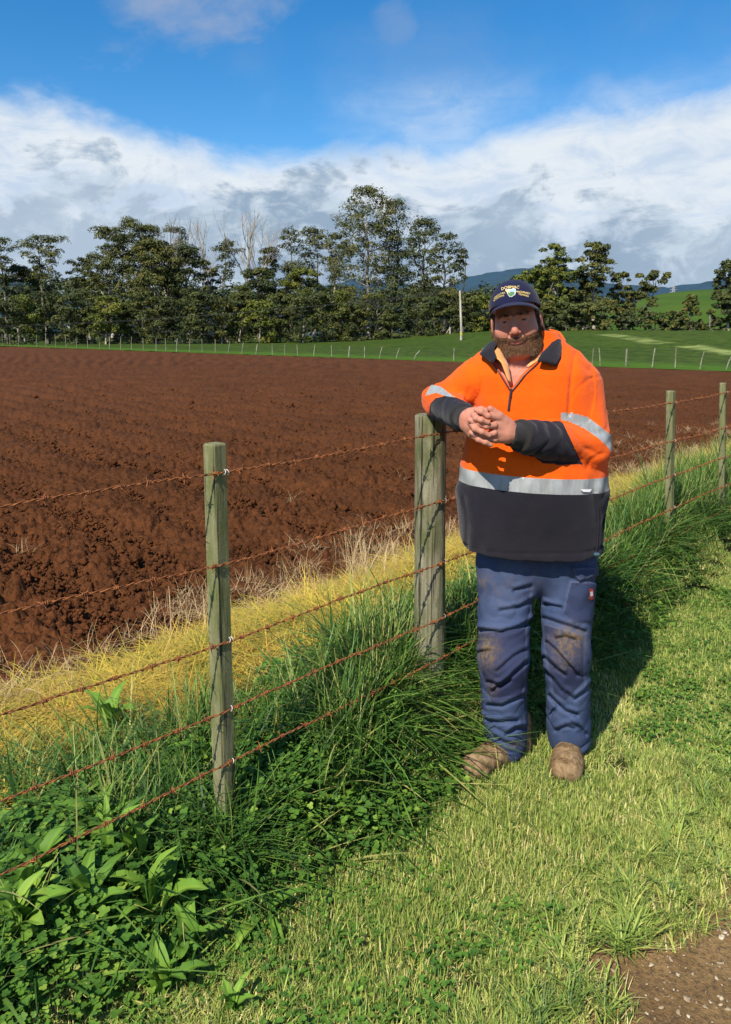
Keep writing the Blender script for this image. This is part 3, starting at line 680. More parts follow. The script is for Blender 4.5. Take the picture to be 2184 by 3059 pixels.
for i, (nm_, tp_, bt_, Y_, pr, ro, lb) in enumerate(pdat):
    top = aty(tp_[0], tp_[1], Y_); bot = aty(bt_[0], bt_[1], Y_)
    dz = (top-bot)/(top[2]-bot[2]); gz = -0.15; base = bot+dz*(gz-bot[2])
    V, F = post_mesh(pr, base, top, ro, 3+i, crack=(-1.72 if i == 1 else None))
    o = mesh_obj('fence_post', V-top*[1, 1, 0], F, m_tim2 if i == 1 else m_tim, nf, smooth=(i == 1)); o.location = top*[1, 1, 0]-O0
    if i == 1:
        o.data.polygons.foreach_set('use_smooth', np.concatenate([np.ones(len(F[0]), bool), np.zeros(len(F[1]), bool)]))
    tag(o, lb); postobj.append((o, top, base))
# posts past the frame on both sides, for what else could be seen of the run
for P in (FLINE[0], FLINE[-1]):
    V, F = post_mesh(sq(0.05), np.array([P[0], P[1], -0.1]), np.array([P[0], P[1], 1.25]), rotF, 11)
    mesh_obj('fence_post', V-O0, F, m_tim, nf)
# wires
Zp = np.array([[1.226, 0.958, 0.724, 0.513, 0.347], [1.252, 0.992, 0.755, 0.537, 0.375], [1.192, 0.952, 0.731, 0.520, 0.340], [1.202, 0.943, 0.725, 0.51, 0.33]])
edge_y = [1125, 1365, 1590, 1780, 1942]                                              # where they cross the left edge
off = np.array([0.030, 0.064, 0.028, 0.027])
WIRES = []
for k in range(5):
    pts = [p - np.array([NF[0], NF[1], 0])*o_ for p, o_ in (((np.array([*(PTp[:2]), z])), o_) for PTp, z, o_ in zip([q[1]+(q[2]-q[1])*((q[1][2]-Zp[i][k])/(q[1][2]-q[2][2])) for i, q in enumerate(postobj)], Zp[:, k], off))]
    # the left edge point lies on the line of the fence
    d = pixray(0, edge_y[k]*1.345); A = pts[0][:2]; dd = U1
    M = np.array([[d[0], -dd[0]], [d[1], -dd[1]]]); t_, s_ = np.linalg.solve(M, A); L = np.array([0, 0, CAMH])+d*t_
    ext = pts[0]+(L-pts[0])*(6.0/np.linalg.norm(L-pts[0])); ext[2] = L[2]
    r_ext = pts[3]+np.array([U2[0], U2[1], 0])*4.4; r_ext[2] = pts[3][2]-0.03
    WIRES.append(np.array([ext, L, *pts, r_ext]))
def resample(P, step):
    d = np.concatenate([[0], np.cumsum(np.linalg.norm(np.diff(P, axis=0), axis=1))]); n = int(d[-1]/step)+1
    s = np.linspace(0, d[-1], n); return np.stack([np.interp(s, d, P[:, i]) for i in range(3)], 1), s
rw = np.random.default_rng(5)
wl = ['top strand, rusty orange', 'second strand from the top', 'middle strand', 'fourth strand, running into the grass', 'lowest strand, nearly buried in grass']
for k, P in enumerate(WIRES):
    Q, s = resample(P[1:], 0.007); Q[:, 2] += 0.003*np.sin(s*5+k)+0.0018*vnoise(s*14, s*0, seed=k)
    near = Q[:, 1] < 9
    T = np.gradient(Q, axis=0); T /= np.linalg.norm(T, axis=1)[:, None]; up = np.array([0, 0, 1.]); A = np.cross(T, up); A /= np.linalg.norm(A, axis=1)[:, None]; B = np.cross(A, T)
    ph = s/0.032*2*PI*0.5
    ps, rs = [], []
    for h in (0, PI):
        ps.append(Q+0.0022*(np.cos(ph+h)[:, None]*A+np.sin(ph+h)[:, None]*B)); rs.append(np.full(len(Q), 0.0018))
    V0, F0 = tubes(ps, rs, 5)
    ps, rs = [], []
    sb = 0.04+rw.random()*0.08
    while sb < s[-1]-0.05:
        i = int(np.searchsorted(s, sb)); c = Q[i]; t_, a_, b_ = T[i], A[i], B[i]
        u = np.linspace(0, 2.6*2*PI, 22); ps.append(c+t_*((u/u[-1]-0.5)*0.014)[:, None]+0.0052*(np.cos(u)[:, None]*a_+np.sin(u)[:, None]*b_)); rs.append(np.full(22, 0.0014))
        ph0 = rw.random()*2*PI
        for q in range(4):
            an_ = ph0+q*PI/2+rw.normal()*0.35; dr = np.cos(an_)*a_+np.sin(an_)*b_+t_*rw.normal()*0.5; L_ = 0.013+rw.random()*0.006
            st = c+t_*(0.006 if q % 2 else -0.006)+(np.cos(an_)*a_+np.sin(an_)*b_)*0.003
            ps.append(np.array([st, st+dr*L_*0.6, st+dr*L_])); rs.append(np.array([0.0015, 0.0013, 0.0003]))
        sb += 0.098+rw.normal()*0.008
    V1, F1 = tubes(ps, rs, 4)
    # plain continuation out of the picture
    V2, F2 = tubes([P[:2]], [np.full(2, 0.003)], 5)
    V = np.vstack([V0, V1, V2]); F = np.vstack([F0, F1+len(V0), F2+len(V0)+len(V1)])
    tag(mesh_obj('barbed_wire', V-O0, F, m_rust, nf, smooth=True), wl[k])
# staples: bright new ones on the nearest post, dull ones on the others
m_dull, _, _ = mat('dull_staple', (0.30, 0.29, 0.27), 0.6, 0.4)
nrm = np.array([-NF[0], -NF[1], 0]); along = np.array([UF[0], UF[1], 0])
for i, (o, tp_, bs_) in enumerate(postobj):
    for k in range(5 if i == 0 else 4):
        if i == 0 and k == 1: continue
        w_ = WIRES[k][2+i]; org = np.array(o.matrix_world.translation)+0; org = tp_*[1, 1, 0]
        for j in range(2 if (i == 0 and k in (0, 2)) or (i > 0 and k == 0) else 1):
            c = w_+along*(0.010+0.012*j)-nrm*0.004
            u = np.linspace(-PI*0.52, PI*0.52, 12); rr_ = 0.0075
            arc = c+np.cos(u)[:, None]*nrm*rr_*1.2+np.sin(u)[:, None]*(np.array([0, 0, 1.])*rr_)+np.sin(u)[:, None]*along*0.003*(1-2*j)
            V, F = tubes([arc], [np.full(12, 0.0012)], 6)
            mesh_obj('staple', V-org, F, m_galv if i == 0 or i == 2 else m_dull, o, smooth=True)
# ------------------------------------------------------------------ grass and ground cover
def blades(r, pos, head, length, width, lean, curl, segs=4, taper=0.9, tone=None):
    """curved tapering ribbons; returns V, F, tone, t"""
    n = len(pos); t = np.linspace(0, 1, segs+1)
    lean = np.broadcast_to(lean, n)[:, None]; curl = np.broadcast_to(curl, n)[:, None]; L = np.broadcast_to(length, n)[:, None]; w_ = np.broadcast_to(width, n)[:, None]
    ang = lean+curl*t[None]                                # angle from the vertical
    ds = L/segs
    hx = np.concatenate([np.zeros((n, 1)), np.cumsum(np.sin(ang[:, :-1])*ds, 1)], 1); hz = np.concatenate([np.zeros((n, 1)), np.cumsum(np.cos(ang[:, :-1])*ds, 1)], 1)
    c, s = np.cos(head)[:, None], np.sin(head)[:, None]
    X = pos[:, 0:1]+hx*c; Y = pos[:, 1:2]+hx*s; Z = pos[:, 2:3]+hz
    wd = w_*(1-t[None]**2.2*taper)*0.5; tw = r.normal(size=(n, 1))*0.6
    px, py = -s, c
    sx, sy = px*np.cos(tw)+c*np.sin(tw)*0.5, py*np.cos(tw)+s*np.sin(tw)*0.5
    Lf = np.stack([X-sx*wd, Y-sy*wd, Z], -1); Rt = np.stack([X+sx*wd, Y+sy*wd, Z], -1)
    V = np.stack([Lf, Rt], 2).reshape(-1, 3)
    i = (np.arange(n)[:, None]*(segs+1)*2+np.arange(segs)[None]*2).ravel(); F = np.stack([i, i+1, i+3, i+2], -1)
    tn = np.clip(tone if tone is not None else r.random(n), 0, 1)
    return V, F, np.repeat(tn, (segs+1)*2), np.tile(np.repeat(t, 2), n)
def disc(r, n, R):
    a = r.random(n)*2*PI; q = R*np.sqrt(r.random(n)); return np.stack([q*np.cos(a), q*np.sin(a), np.zeros(n)], 1)
def plant_mat(name, stops, tip, tipw=0.5, trans=0.14, rough=0.55, patchy=0.35, spec=0.3):
    m, N, b = mat(name, (0.1, 0.2, 0.05), rough, spec)
    at = N.node('ShaderNodeAttribute'); at.attribute_name = 'tone'; tt = N.node('ShaderNodeAttribute'); tt.attribute_name = 't'
    oi = N.node('ShaderNodeObjectInfo').outputs['Random']; g = N.node('ShaderNodeNewGeometry').outputs['Position']
    f = N.m('ADD', at.outputs['Fac'], N.m('MULTIPLY', N.m('SUBTRACT', oi, 0.5), 0.3))
    f = N.m('ADD', f, N.m('MULTIPLY', N.m('SUBTRACT', N.noise(g, 2.3, 3, 0.6), 0.5), patchy*2.0), clamp=True)
    c = N.ramp(f, stops); c = N.mix(N.m('MULTIPLY', N.m('POWER', tt.outputs['Fac'], 2.0), tipw), c, tip)
    N.l.new(c, b.inputs['Base Color'])
    tr = N.node('ShaderNodeBsdfTranslucent'); N.l.new(c, tr.inputs[0]); ms = N.node('ShaderNodeMixShader'); ms.inputs[0].default_value = trans
    N.l.new(b.outputs[0], ms.inputs[1]); N.l.new(tr.outputs[0], ms.inputs[2]); N.l.new(ms.outputs[0], N.n['Material Output'].inputs[0])
    return m
m_lawn = plant_mat('mown_grass', [(0.0, (0.05, 0.12, 0.035)), (0.35, (0.13, 0.23, 0.035)), (0.60, (0.29, 0.37, 0.06)), (0.82, (0.56, 0.52, 0.15)), (1.0, (0.68, 0.56, 0.26))], (0.48, 0.53, 0.11), 0.40, patchy=0.30)
m_tall = plant_mat('tall_grass', [(0.0, (0.024, 0.072, 0.014)), (0.45, (0.062, 0.150, 0.022)), (0.8, (0.16, 0.27, 0.042)), (1.0, (0.38, 0.36, 0.11))], (0.14, 0.22, 0.04), 0.15, rough=0.5, spec=0.3, patchy=0.45)
m_straw = plant_mat('yellow_dying_grass', [(0.0, (0.16, 0.20, 0.03)), (0.3, (0.46, 0.38, 0.04)), (0.6, (0.66, 0.46, 0.06)), (0.85, (0.46, 0.26, 0.06)), (1.0, (0.32, 0.15, 0.05))], (0.58, 0.43, 0.11), 0.3, patchy=0.5)
m_dry = plant_mat('dead_straw', [(0.0, (0.30, 0.17, 0.075)), (0.5, (0.52, 0.35, 0.16)), (1.0, (0.70, 0.54, 0.30))], (0.60, 0.44, 0.22), 0.3)
m_clover = plant_mat('clover_leaf', [(0.0, (0.045, 0.115, 0.018)), (0.6, (0.10, 0.21, 0.025)), (1.0, (0.22, 0.33, 0.045))], (0.10, 0.22, 0.04), 0.0, rough=0.55, spec=0.25)

protos = bpy.data.collections.new('plant_patterns')
def proto(name, parts, m):
    Vs, Fs, A, T, off = [], [], [], [], 0
    for V, F, a, t in parts: Vs.append(V); Fs.append(F+off); A.append(a); T.append(t); off += len(V)
    o = mesh_obj(name, np.vstack(Vs), np.vstack(Fs), m, attrs={'tone': np.concatenate(A), 't': np.concatenate(T)})
    col.objects.unlink(o); return o
def scatter(name, label, plist, P, rot, scl, idx):
    c = bpy.data.collections.new(name+'_patterns')
    for i, p in enumerate(plist): p.name = '%s_pattern_%02d' % (name, i); c.objects.link(p)
    me = bpy.data.meshes.new(name); me.vertices.add(len(P)); me.vertices.foreach_set('co', np.asarray(P, np.float32).ravel())
    a = me.attributes.new('rot', 'FLOAT_VECTOR', 'POINT'); a.data.foreach_set('vector', np.asarray(rot, np.float32).ravel())
    a = me.attributes.new('scl', 'FLOAT_VECTOR', 'POINT'); s3 = np.asarray(scl, np.float32); s3 = np.repeat(s3[:, None], 3, 1) if s3.ndim == 1 else s3; a.data.foreach_set('vector', s3.ravel())
    a = me.attributes.new('idx', 'INT', 'POINT'); a.data.foreach_set('value', np.asarray(idx, np.int32))
    o = bpy.data.objects.new(name, me); col.objects.link(o); tag(o, label, kind='stuff')
    ng = bpy.data.node_groups.new(name, 'GeometryNodeTree'); ng.interface.new_socket('Geometry', in_out='INPUT', socket_type='NodeSocketGeometry'); ng.interface.new_socket('Geometry', in_out='OUTPUT', socket_type='NodeSocketGeometry')
    gi = ng.nodes.new('NodeGroupInput'); go = ng.nodes.new('NodeGroupOutput'); ci = ng.nodes.new('GeometryNodeCollectionInfo'); ci.inputs['Collection'].default_value = c
    ci.inputs['Separate Children'].default_value = True; ci.inputs['Reset Children'].default_value = True
    ip = ng.nodes.new('GeometryNodeInstanceOnPoints'); ip.inputs['Pick Instance'].default_value = True
    def na(n, t):
        q = ng.nodes.new('GeometryNodeInputNamedAttribute'); q.data_type = t; q.inputs[0].default_value = n; return q.outputs[0]
    L = ng.links.new; L(gi.outputs[0], ip.inputs['Points']); L(ci.outputs[0], ip.inputs['Instance']); L(na('rot', 'FLOAT_VECTOR'), ip.inputs['Rotation']); L(na('scl', 'FLOAT_VECTOR'), ip.inputs['Scale']); L(na('idx', 'INT'), ip.inputs['Instance Index'])
    L(ip.outputs[0], go.inputs[0])
    md = o.modifiers.new('scatter', 'NODES'); md.node_group = ng
    return o
def leafshape(r, c, nrm_head, size, tilt, k=7, fold=0.15, notch=0.0, asp=0.9, tone=0.5):
    """one rounded leaflet as a small fan from c"""
    u = np.linspace(-1, 1, k); a = u*PI*0.5
    x = np.concatenate([[0], size*(0.55+0.45*np.cos(u*PI*0.75))*(1-notch*np.exp(-(u/0.25)**2))*1.0]); y = np.concatenate([[0], size*asp*0.55*np.sin(u*PI*0.62)])
    z = np.abs(y)*fold
    ct, st = math.cos(tilt), math.sin(tilt); X = x*ct-z*st; Z = x*st+z*ct; ch, sh = math.cos(nrm_head), math.sin(nrm_head)
    V = np.stack([X*ch-y*sh, X*sh+y*ch, Z], 1)+c
    F = np.array([[0, i, i+1, i+1] for i in range(1, k)]); F = F[:, :3]
    return V, F
def clover_patch(r, R, n, h0, h1, s0, s1):
    Vs, Fs, A, T, off = [], [], [], [], 0
    P = disc(r, n, R)
    for p in P:
        h = h0+(h1-h0)*r.random(); c = p+np.array([r.normal()*0.012, r.normal()*0.012, h]); hd = r.random()*6.28; sz = s0+(s1-s0)*r.random(); tn = np.clip(0.45+0.25*r.normal(), 0, 1); tl = r.normal()*0.3
        for q in range(3):
            V, F = leafshape(r, c, hd+q*2.094, sz, tl*math.cos(q*2.1)+0.12, notch=0.15); Vs.append(V); Fs.append(np.hstack([F, F[:, 2:]])[:, :4]+off); off += len(V); A.append(np.full(len(V), tn)); T.append(np.zeros(len(V)))
    V = np.vstack(Vs); F = np.vstack(Fs); return V, F[:, :3], np.concatenate(A), np.concatenate(T)

r = np.random.default_rng(21)
# dirt of the drive at the lower right
def dirt_mask(x, y):
    s, _t = s_of(x, y); n = 0.09*fbm(np.asarray(x)*4.5, np.asarray(y)*4.5, octv=3, seed=70)
    return s+n+1.04+0.25*(_[1]+0.707) if False else s+n+0.98+0.25*(_t+0.707)                                                   # negative: bare
# mown grass
lp = []
for i in range(14):
    n = 95; P = disc(r, n, 0.062); kind = i % 4
    L = 0.020+0.034*r.random(n)+(0.012 if kind == 1 else 0); tone = np.clip(r.normal(0.44 if kind != 3 else 0.75, 0.32, n), 0, 1)
    w_ = 0.0026+0.0024*r.random(n); w_ = np.where(r.random(n) < 0.2, w_*1.7, w_)
    parts = [blades(r, P, r.random(n)*2*PI, L, w_, np.abs(r.normal(0.25, 0.35, n)), r.normal(0.5, 0.5, n), 3, tone=tone)]
    n2 = 34; P2 = disc(r, n2, 0.06); P2[:, 2] = 0.004+0.015*r.random(n2)  # cut stalks lying about
    parts.append(blades(r, P2, r.random(n2)*2*PI, 0.02+0.03*r.random(n2), 0.002, 1.3+0.2*r.normal(size=n2), 0.15, 2, tone=np.clip(r.normal(0.9, 0.08, n2), 0, 1)))
    lp.append(proto('lawn', parts, m_lawn))
xs = r.uniform(-1.4, 7.5, 60000); ys = 1.2+8.8*r.random(60000)**1.25
S, T = s_of(xs, ys); dm = dirt_mask(xs, ys)
dens = np.clip(1.0/(0.6+0.16*ys), 0, 1)*0+1
inview = np.abs(xs/ys) < 0.56
edgen = 0.09*fbm(xs*2.5, ys*2.5, octv=2, seed=31)
tallb = -0.14-0.05*sstep(T, -0.6, 0.2)+0.07*np.exp(-((T+0.05)/0.30)**2)+0.18*sstep(T, 1.5, 3.2)+edgen
ok = inview & (S < tallb+0.10) & (dm > -0.10) & ((dm > 0.10) | (r.random(60000) < 0.30)) & ((dm > 0.0) | (r.random(60000) < 0.3)) & (S > -4)
xs, ys = xs[ok], ys[ok]; n = len(xs); k = min(n, 12500); xs, ys = xs[:k], ys[:k]; S, T = s_of(xs, ys)
bare = fbm(xs*3, ys*3, octv=2, seed=90); keep = ((bare > -0.45) | (r.random(k) < 0.3)) & (r.random(k) < 0.86); xs, ys = xs[keep], ys[keep]; k = len(xs)
hs_ = 0.85+0.35*fbm(xs*1.7, ys*1.7, octv=2, seed=91)+0.25*sstep(-dirt_mask(xs, ys), -0.25, 0.0)
scatter('mown_lawn_grass', 'short mown yellow green grass of the verge', lp, np.stack([xs, ys, ground(xs, ys)-0.006], 1), np.stack([r.normal(0, 0.06, k), r.normal(0, 0.06, k), r.random(k)*6.28], 1), np.stack([0.9+0.3*r.random(k)]*2+[np.clip(hs_, 0.5, 1.6)], 1), r.integers(0, 14, k))
# longer blue green tufts along the edge of the drive and here and there in the mown part
tp = []
for i in range(6):
    n = 26; P = disc(r, n, 0.02); tp.append(proto('tuft', [blades(r, P, r.random(n)*2*PI, 0.05+0.09*r.random(n), 0.0035+0.003*r.random(n), 0.35+0.5*r.random(n), 0.9+0.5*r.normal(size=n), 5, tone=np.clip(r.normal(0.35, 0.2, n), 0, 1))], m_lawn))
tt_ = r.uniform(-1.2, 0.6, 130); ss_ = -0.97+0.06*r.normal(size=130); ex = FP[1][0]+UF[0]*tt_+NF[0]*ss_; ey = FP[1][1]+UF[1]*tt_+NF[1]*ss_
lx = r.uniform(-0.8, 3.2, 420); ly = r.uniform(1.5, 5, 420); sL, _ = s_of(lx, ly); okl = (sL < -0.15) & (sL > -1.0) & (fbm(lx*1.3, ly*1.3, octv=2, seed=64) > 0.0); ex = np.concatenate([ex, lx[okl]]); ey = np.concatenate([ey, ly[okl]])
k = len(ex); scatter('drive_edge_grass', 'longer blue green grass tufts leaning over the edge of the bare drive', tp, np.stack([ex, ey, ground(ex, ey)-0.004], 1), np.stack([r.normal(0, 0.1, k), r.normal(0, 0.1, k), r.random(k)*6.28], 1), 0.6+0.5*r.random(k), r.integers(0, 6, k))

# tall grass along the wire
tg = []
for i in range(12):
    n = 26; P = disc(r, n, 0.06); L = 0.20+0.28*r.random(n)**1.1; w_ = 0.0045+0.0060*r.random(n)
    parts = [blades(r, P, r.random(n)*2*PI, L, w_, 0.08+0.30*np.abs(r.normal(size=n)), np.clip(0.6+0.8*r.normal(size=n), -0.4, 2.6), 7, tone=np.clip(r.normal(0.40, 0.30, n), 0, 1))]
    n2 = 3 if i % 3 else 7; P2 = disc(r, n2, 0.05)           # seed stalks
    parts.append(blades(r, P2, r.random(n2)*2*PI, 0.34+0.16*r.random(n2), 0.0022, 0.08*r.random(n2), 0.25+0.3*r.random(n2), 7, taper=0.2, tone=np.clip(r.normal(0.85, 0.08, n2), 0, 1)))
    tg.append(proto('tall', parts, m_tall))
N0 = 7600; tt_ = r.uniform(-3.6, 10, N0); ss_ = r.uniform(-0.9, 1.2, N0)
x_ = FP[1][0]+UF[0]*tt_+NF[0]*ss_; y_ = FP[1][1]+UF[1]*tt_+NF[1]*ss_
edgen = 0.09*fbm(x_*2.5, y_*2.5, octv=2, seed=31); lo = -0.14-0.05*sstep(tt_, -0.6, 0.2)+0.07*np.exp(-((tt_+0.05)/0.30)**2)+0.18*sstep(tt_, 1.5, 3.2)+edgen
hi = 0.32+0.15*sstep(tt_, 1, 4)+0.42*sstep(-tt_, 0.5, 1.3)+0.16*fbm(x_*2, y_*2, octv=2, seed=33)
okk = (ss_ > lo) & (ss_ < hi) & (np.hypot(x_-0.42, y_-2.60) > 0.20) & (np.hypot(x_-0.50, y_-2.62) > 0.16) & (np.abs(x_/y_) < 0.60) & (y_ > 1.0) & ((tt_ > -0.6) | (r.random(N0) < 0.62)) & ((tt_ > -1.25) | (r.random(N0) < 0.36)); x_, y_, tt_, ss_, lo, hi = (a[okk] for a in (x_, y_, tt_, ss_, lo, hi)); k = len(x_); 
x_ = np.concatenate([x_, r.normal(0.15, 0.07, 34), r.normal(-0.42, 0.05, 8)]); y_ = np.concatenate([y_, r.normal(2.71, 0.04, 34), r.normal(2.05, 0.03, 8)]); k = len(x_); ss_, tt_ = s_of(x_, y_); lo = np.concatenate([lo, np.full(42, -0.40)]); hi = np.concatenate([hi, np.full(42, 0.5)])
hgt = sstep(np.hypot(x_-0.42, y_-2.57), 0.16, 0.46)*(0.50+0.18*sstep(tt_, -1.1, -0.1)+0.12*sstep(tt_, 1.0, 3.0))*(0.40+0.60*sstep(ss_-lo, 0.0, 0.20))*(0.65+0.75*r.random(k)**1.5)*(1-0.2*sstep(ss_, hi-0.2, hi))
scatter('fence_line_grass', 'tall dark green grass growing under the barbed wire', tg, np.stack([x_, y_, ground(x_, y_)-0.01], 1), np.stack([r.normal(0, 0.12, k), r.normal(0, 0.12, k), r.random(k)*6.28], 1), np.stack([0.95+0.3*r.random(k)]*2+[hgt], 1), r.integers(0, 12, k))
# sprayed yellow grass, lying over
ys_p = []
for i in range(12):
    n = 70; P = disc(r, n, 0.10); P[:, 2] = 0.03*r.random(n); L = 0.10+0.20*r.random(n)
    md_ = r.random()*6.28; hd = md_+r.normal(size=n)*1.0
    ys_p.append(proto('straw', [blades(r, P, hd, L, 0.0025+0.003*r.random(n), 0.7+0.8*r.random(n), 0.9+0.6*r.normal(size=n), 6, tone=np.clip(r.normal(0.42, 0.28, n), 0, 1))], m_straw))
N0 = 9000; tt_ = r.uniform(-3.6, 11, N0); ss_ = r.uniform(0.2, 2.1, N0); x_ = FP[1][0]+UF[0]*tt_+NF[0]*ss_; y_ = FP[1][1]+UF[1]*tt_+NF[1]*ss_
out = 1.55+0.22*fbm(tt_*1.1, ss_*0+3, octv=3, seed=35); okk = (ss_ < out) & (ss_ > 0.16+0.2*r.random(N0)+0.42*sstep(-tt_, 0.5, 1.3)) & (np.abs(x_/y_) < 0.60) & (y_ > 1) & (r.random(N0) < 0.58)
x_, y_, tt_, ss_, out = (a[okk] for a in (x_, y_, tt_, ss_, out)); k = len(x_); hgt = (0.22+0.42*r.random(k)**1.5)*(1.15-0.45*sstep(ss_, out-0.5, out))
scatter('sprayed_grass', 'yellow dying grass strip lying between the fence and the ploughed soil', ys_p, np.stack([x_, y_, ground(x_, y_)-0.01], 1), np.stack([r.normal(0, 0.15, k), r.normal(0, 0.15, k), r.random(k)*6.28], 1), np.stack([0.8+0.4*r.random(k)]*2+[hgt], 1), r.integers(0, 12, k))
# dead straw scattered on the soil
dp = []
for i in range(8):
    n = 16; P = disc(r, n, 0.07); P[:, 2] = 0.02*r.random(n)+0.006
    dp.append(proto('dead_straw', [blades(r, P, r.random(n)*6.28, 0.05+0.13*r.random(n), 0.0022, 1.0+0.4*r.normal(size=n), 0.8+0.8*r.normal(size=n), 6, tone=r.random(n))], m_dry))
N0 = 9000; tt_ = r.uniform(-4, 16, N0); ss_ = 1.3+r.exponential(0.75, N0); x_ = FP[1][0]+UF[0]*tt_+NF[0]*ss_; y_ = FP[1][1]+UF[1]*tt_+NF[1]*ss_
okk = (fbm(x_*1.8, y_*1.8, octv=3, seed=37)+0.45*(1.9-ss_) > 0.12) & (np.abs(x_/y_) < 0.58) & (y_ > 2) & (r.random(N0) < 0.33)
x_, y_, ss_ = x_[okk], y_[okk], ss_[okk]; k = len(x_); zz = ground(x_, y_)+0.012
scatter('straw_litter', 'pale dead straw lying on the edge of the ploughed soil', dp, np.stack([x_, y_, zz], 1), np.stack([r.normal(0, 0.2, k), r.normal(0, 0.2, k), r.random(k)*6.28], 1), 0.5+0.8*r.random(k), r.integers(0, 8, k))
# tall pale dead stalks beyond the round post
sk = []
for i in range(5):
    n = 12; P = disc(r, n, 0.06); sk.append(proto('stalk', [blades(r, P, r.random(n)*6.28, 0.22+0.22*r.random(n), 0.0028, 0.25+0.3*r.random(n), 1.2*r.normal(size=n), 7, taper=0.3, tone=0.5+0.5*r.random(n))], m_dry))
q = []
for cx_, cy_, nn in ((1150, 1735, 10), (1090, 1790, 5), (1215, 1700, 5), (560, 2010, 3), (2080, 1440, 8), (1960, 1470, 5), (30, 2090, 3)):
    c0 = atz(cx_, cy_, 0.03); q += [(c0[0]+r.normal()*0.16, c0[1]+r.normal()*0.16) for _ in range(nn)]
q = np.array(q); k = len(q); scatter('dead_stalks', 'tangled pale dead grass stalks standing at the field edge', sk, np.stack([q[:, 0], q[:, 1], ground(q[:, 0], q[:, 1])], 1), np.stack([r.normal(0, 0.2, k), r.normal(0, 0.2, k), r.random(k)*6.28], 1), 0.6+0.4*r.random(k), r.integers(0, 5, k))
# clover in the fence grass and through the verge
cp = [proto('clover', [clover_patch(r, 0.07, 34, 0.02, 0.11, 0.008, 0.015)], m_clover) for i in range(6)]
cp2 = [proto('clover_low', [clover_patch(r, 0.06, 30, 0.010, 0.035, 0.006, 0.010)], m_clover) for i in range(5)]
N0 = 5000; tt_ = r.uniform(-3, 2.6, N0); ss_ = r.uniform(-0.55, 0.7, N0); x_ = FP[1][0]+UF[0]*tt_+NF[0]*ss_; y_ = FP[1][1]+UF[1]*tt_+NF[1]*ss_
edgen = 0.09*fbm(x_*2.5, y_*2.5, octv=2, seed=31); lo = -0.16-0.10*sstep(tt_, -0.3, 0.6)+0.18*sstep(tt_, 1.5, 3.2)+edgen
okk = (ss_ > lo) & (ss_ < 0.45) & (np.abs(x_/y_) < 0.6) & (y_ > 1.0) & (r.random(N0) < np.where(tt_ < -0.6, 0.62, 0.34)); x_, y_, tt_ = x_[okk], y_[okk], tt_[okk]; k = len(x_)
scatter('clover', 'clover growing thick among the fence line grass', cp, np.stack([x_, y_, ground(x_, y_)], 1), np.stack([r.normal(0, 0.15, k), r.normal(0, 0.15, k), r.random(k)*6.28], 1), np.stack([1+0.3*r.random(k)]*2+[0.45+0.6*r.random(k)], 1), r.integers(0, 6, k))
x_ = r.uniform(-1, 3.5, 4500); y_ = r.uniform(1.4, 5.5, 4500); S_, _ = s_of(x_, y_); okk = (S_ < 0) & (S_ > -1.05) & (np.abs(x_/y_) < 0.56) & (fbm(x_*2.1, y_*2.1, octv=3, seed=39)+0.7*(S_+0.45) > 0.0); x_, y_ = x_[okk], y_[okk]; k = len(x_)
scatter('lawn_clover', 'small clover leaves through the mown verge', cp2, np.stack([x_, y_, ground(x_, y_)], 1), np.stack([r.normal(0, 0.1, k), r.normal(0, 0.1, k), r.random(k)*6.28], 1), 0.9+0.4*r.random(k), r.integers(0, 5, k))
# small clods on the field so the soil edge is not a smooth sheet
cl = []
for i in range(6):
    th = np.linspace(0, PI, 7)[1:-1]; ph = np.arange(9)/9*2*PI; rr_ = 1+0.28*r.normal(size=(5, 9)); V = np.concatenate([[[0, 0, 0.8]], np.stack([rr_*np.sin(th)[:, None]*np.cos(ph), rr_*np.sin(th)[:, None]*np.sin(ph), rr_*np.cos(th)[:, None]*0.75], -1).reshape(-1, 3), [[0, 0, -0.7]]])
    F = []; 
    for a in range(4):
        for b_ in range(9): p = 1+a*9+b_; p2 = 1+a*9+(b_+1) % 9; F.append([p, p2, p2+9, p+9])
    Tt = [[0, 1+(b_+1) % 9, 1+b_] for b_ in range(9)]+[[46, 37+b_, 37+(b_+1) % 9] for b_ in range(9)]
    o = mesh_obj('clod', V, [np.array(F)[:, ::-1], np.array(Tt)[:, ::-1]], m_soil, smooth=True); col.objects.unlink(o); cl.append(o)
N0 = 26000; rr_ = 1/(1/2.7-r.random(N0)*(1/2.7-1/26.)); aa = r.uniform(-0.56, 0.56, N0); x_ = rr_*np.sin(aa); y_ = rr_*np.cos(aa); S_, _ = s_of(x_, y_); okk = (S_ > 1.5+0.5*r.random(N0)) & (e_of(x_, y_) < -2); x_, y_, rr_ = x_[okk], y_[okk], rr_[okk]; k = len(x_)
sz = (0.006+0.012*r.random(k)**2)*(1+0.02*rr_)*np.where(r.random(k) < 0.03, 2.2, 1)
scatter('soil_clods', 'loose clods of red soil over the ploughed field', cl, np.stack([x_, y_, ground(x_, y_)+0.015*sstep(s_of(x_, y_)[0], 1.4, 2.6)], 1), r.random((k, 3))*6.28, sz, r.integers(0, 6, k))

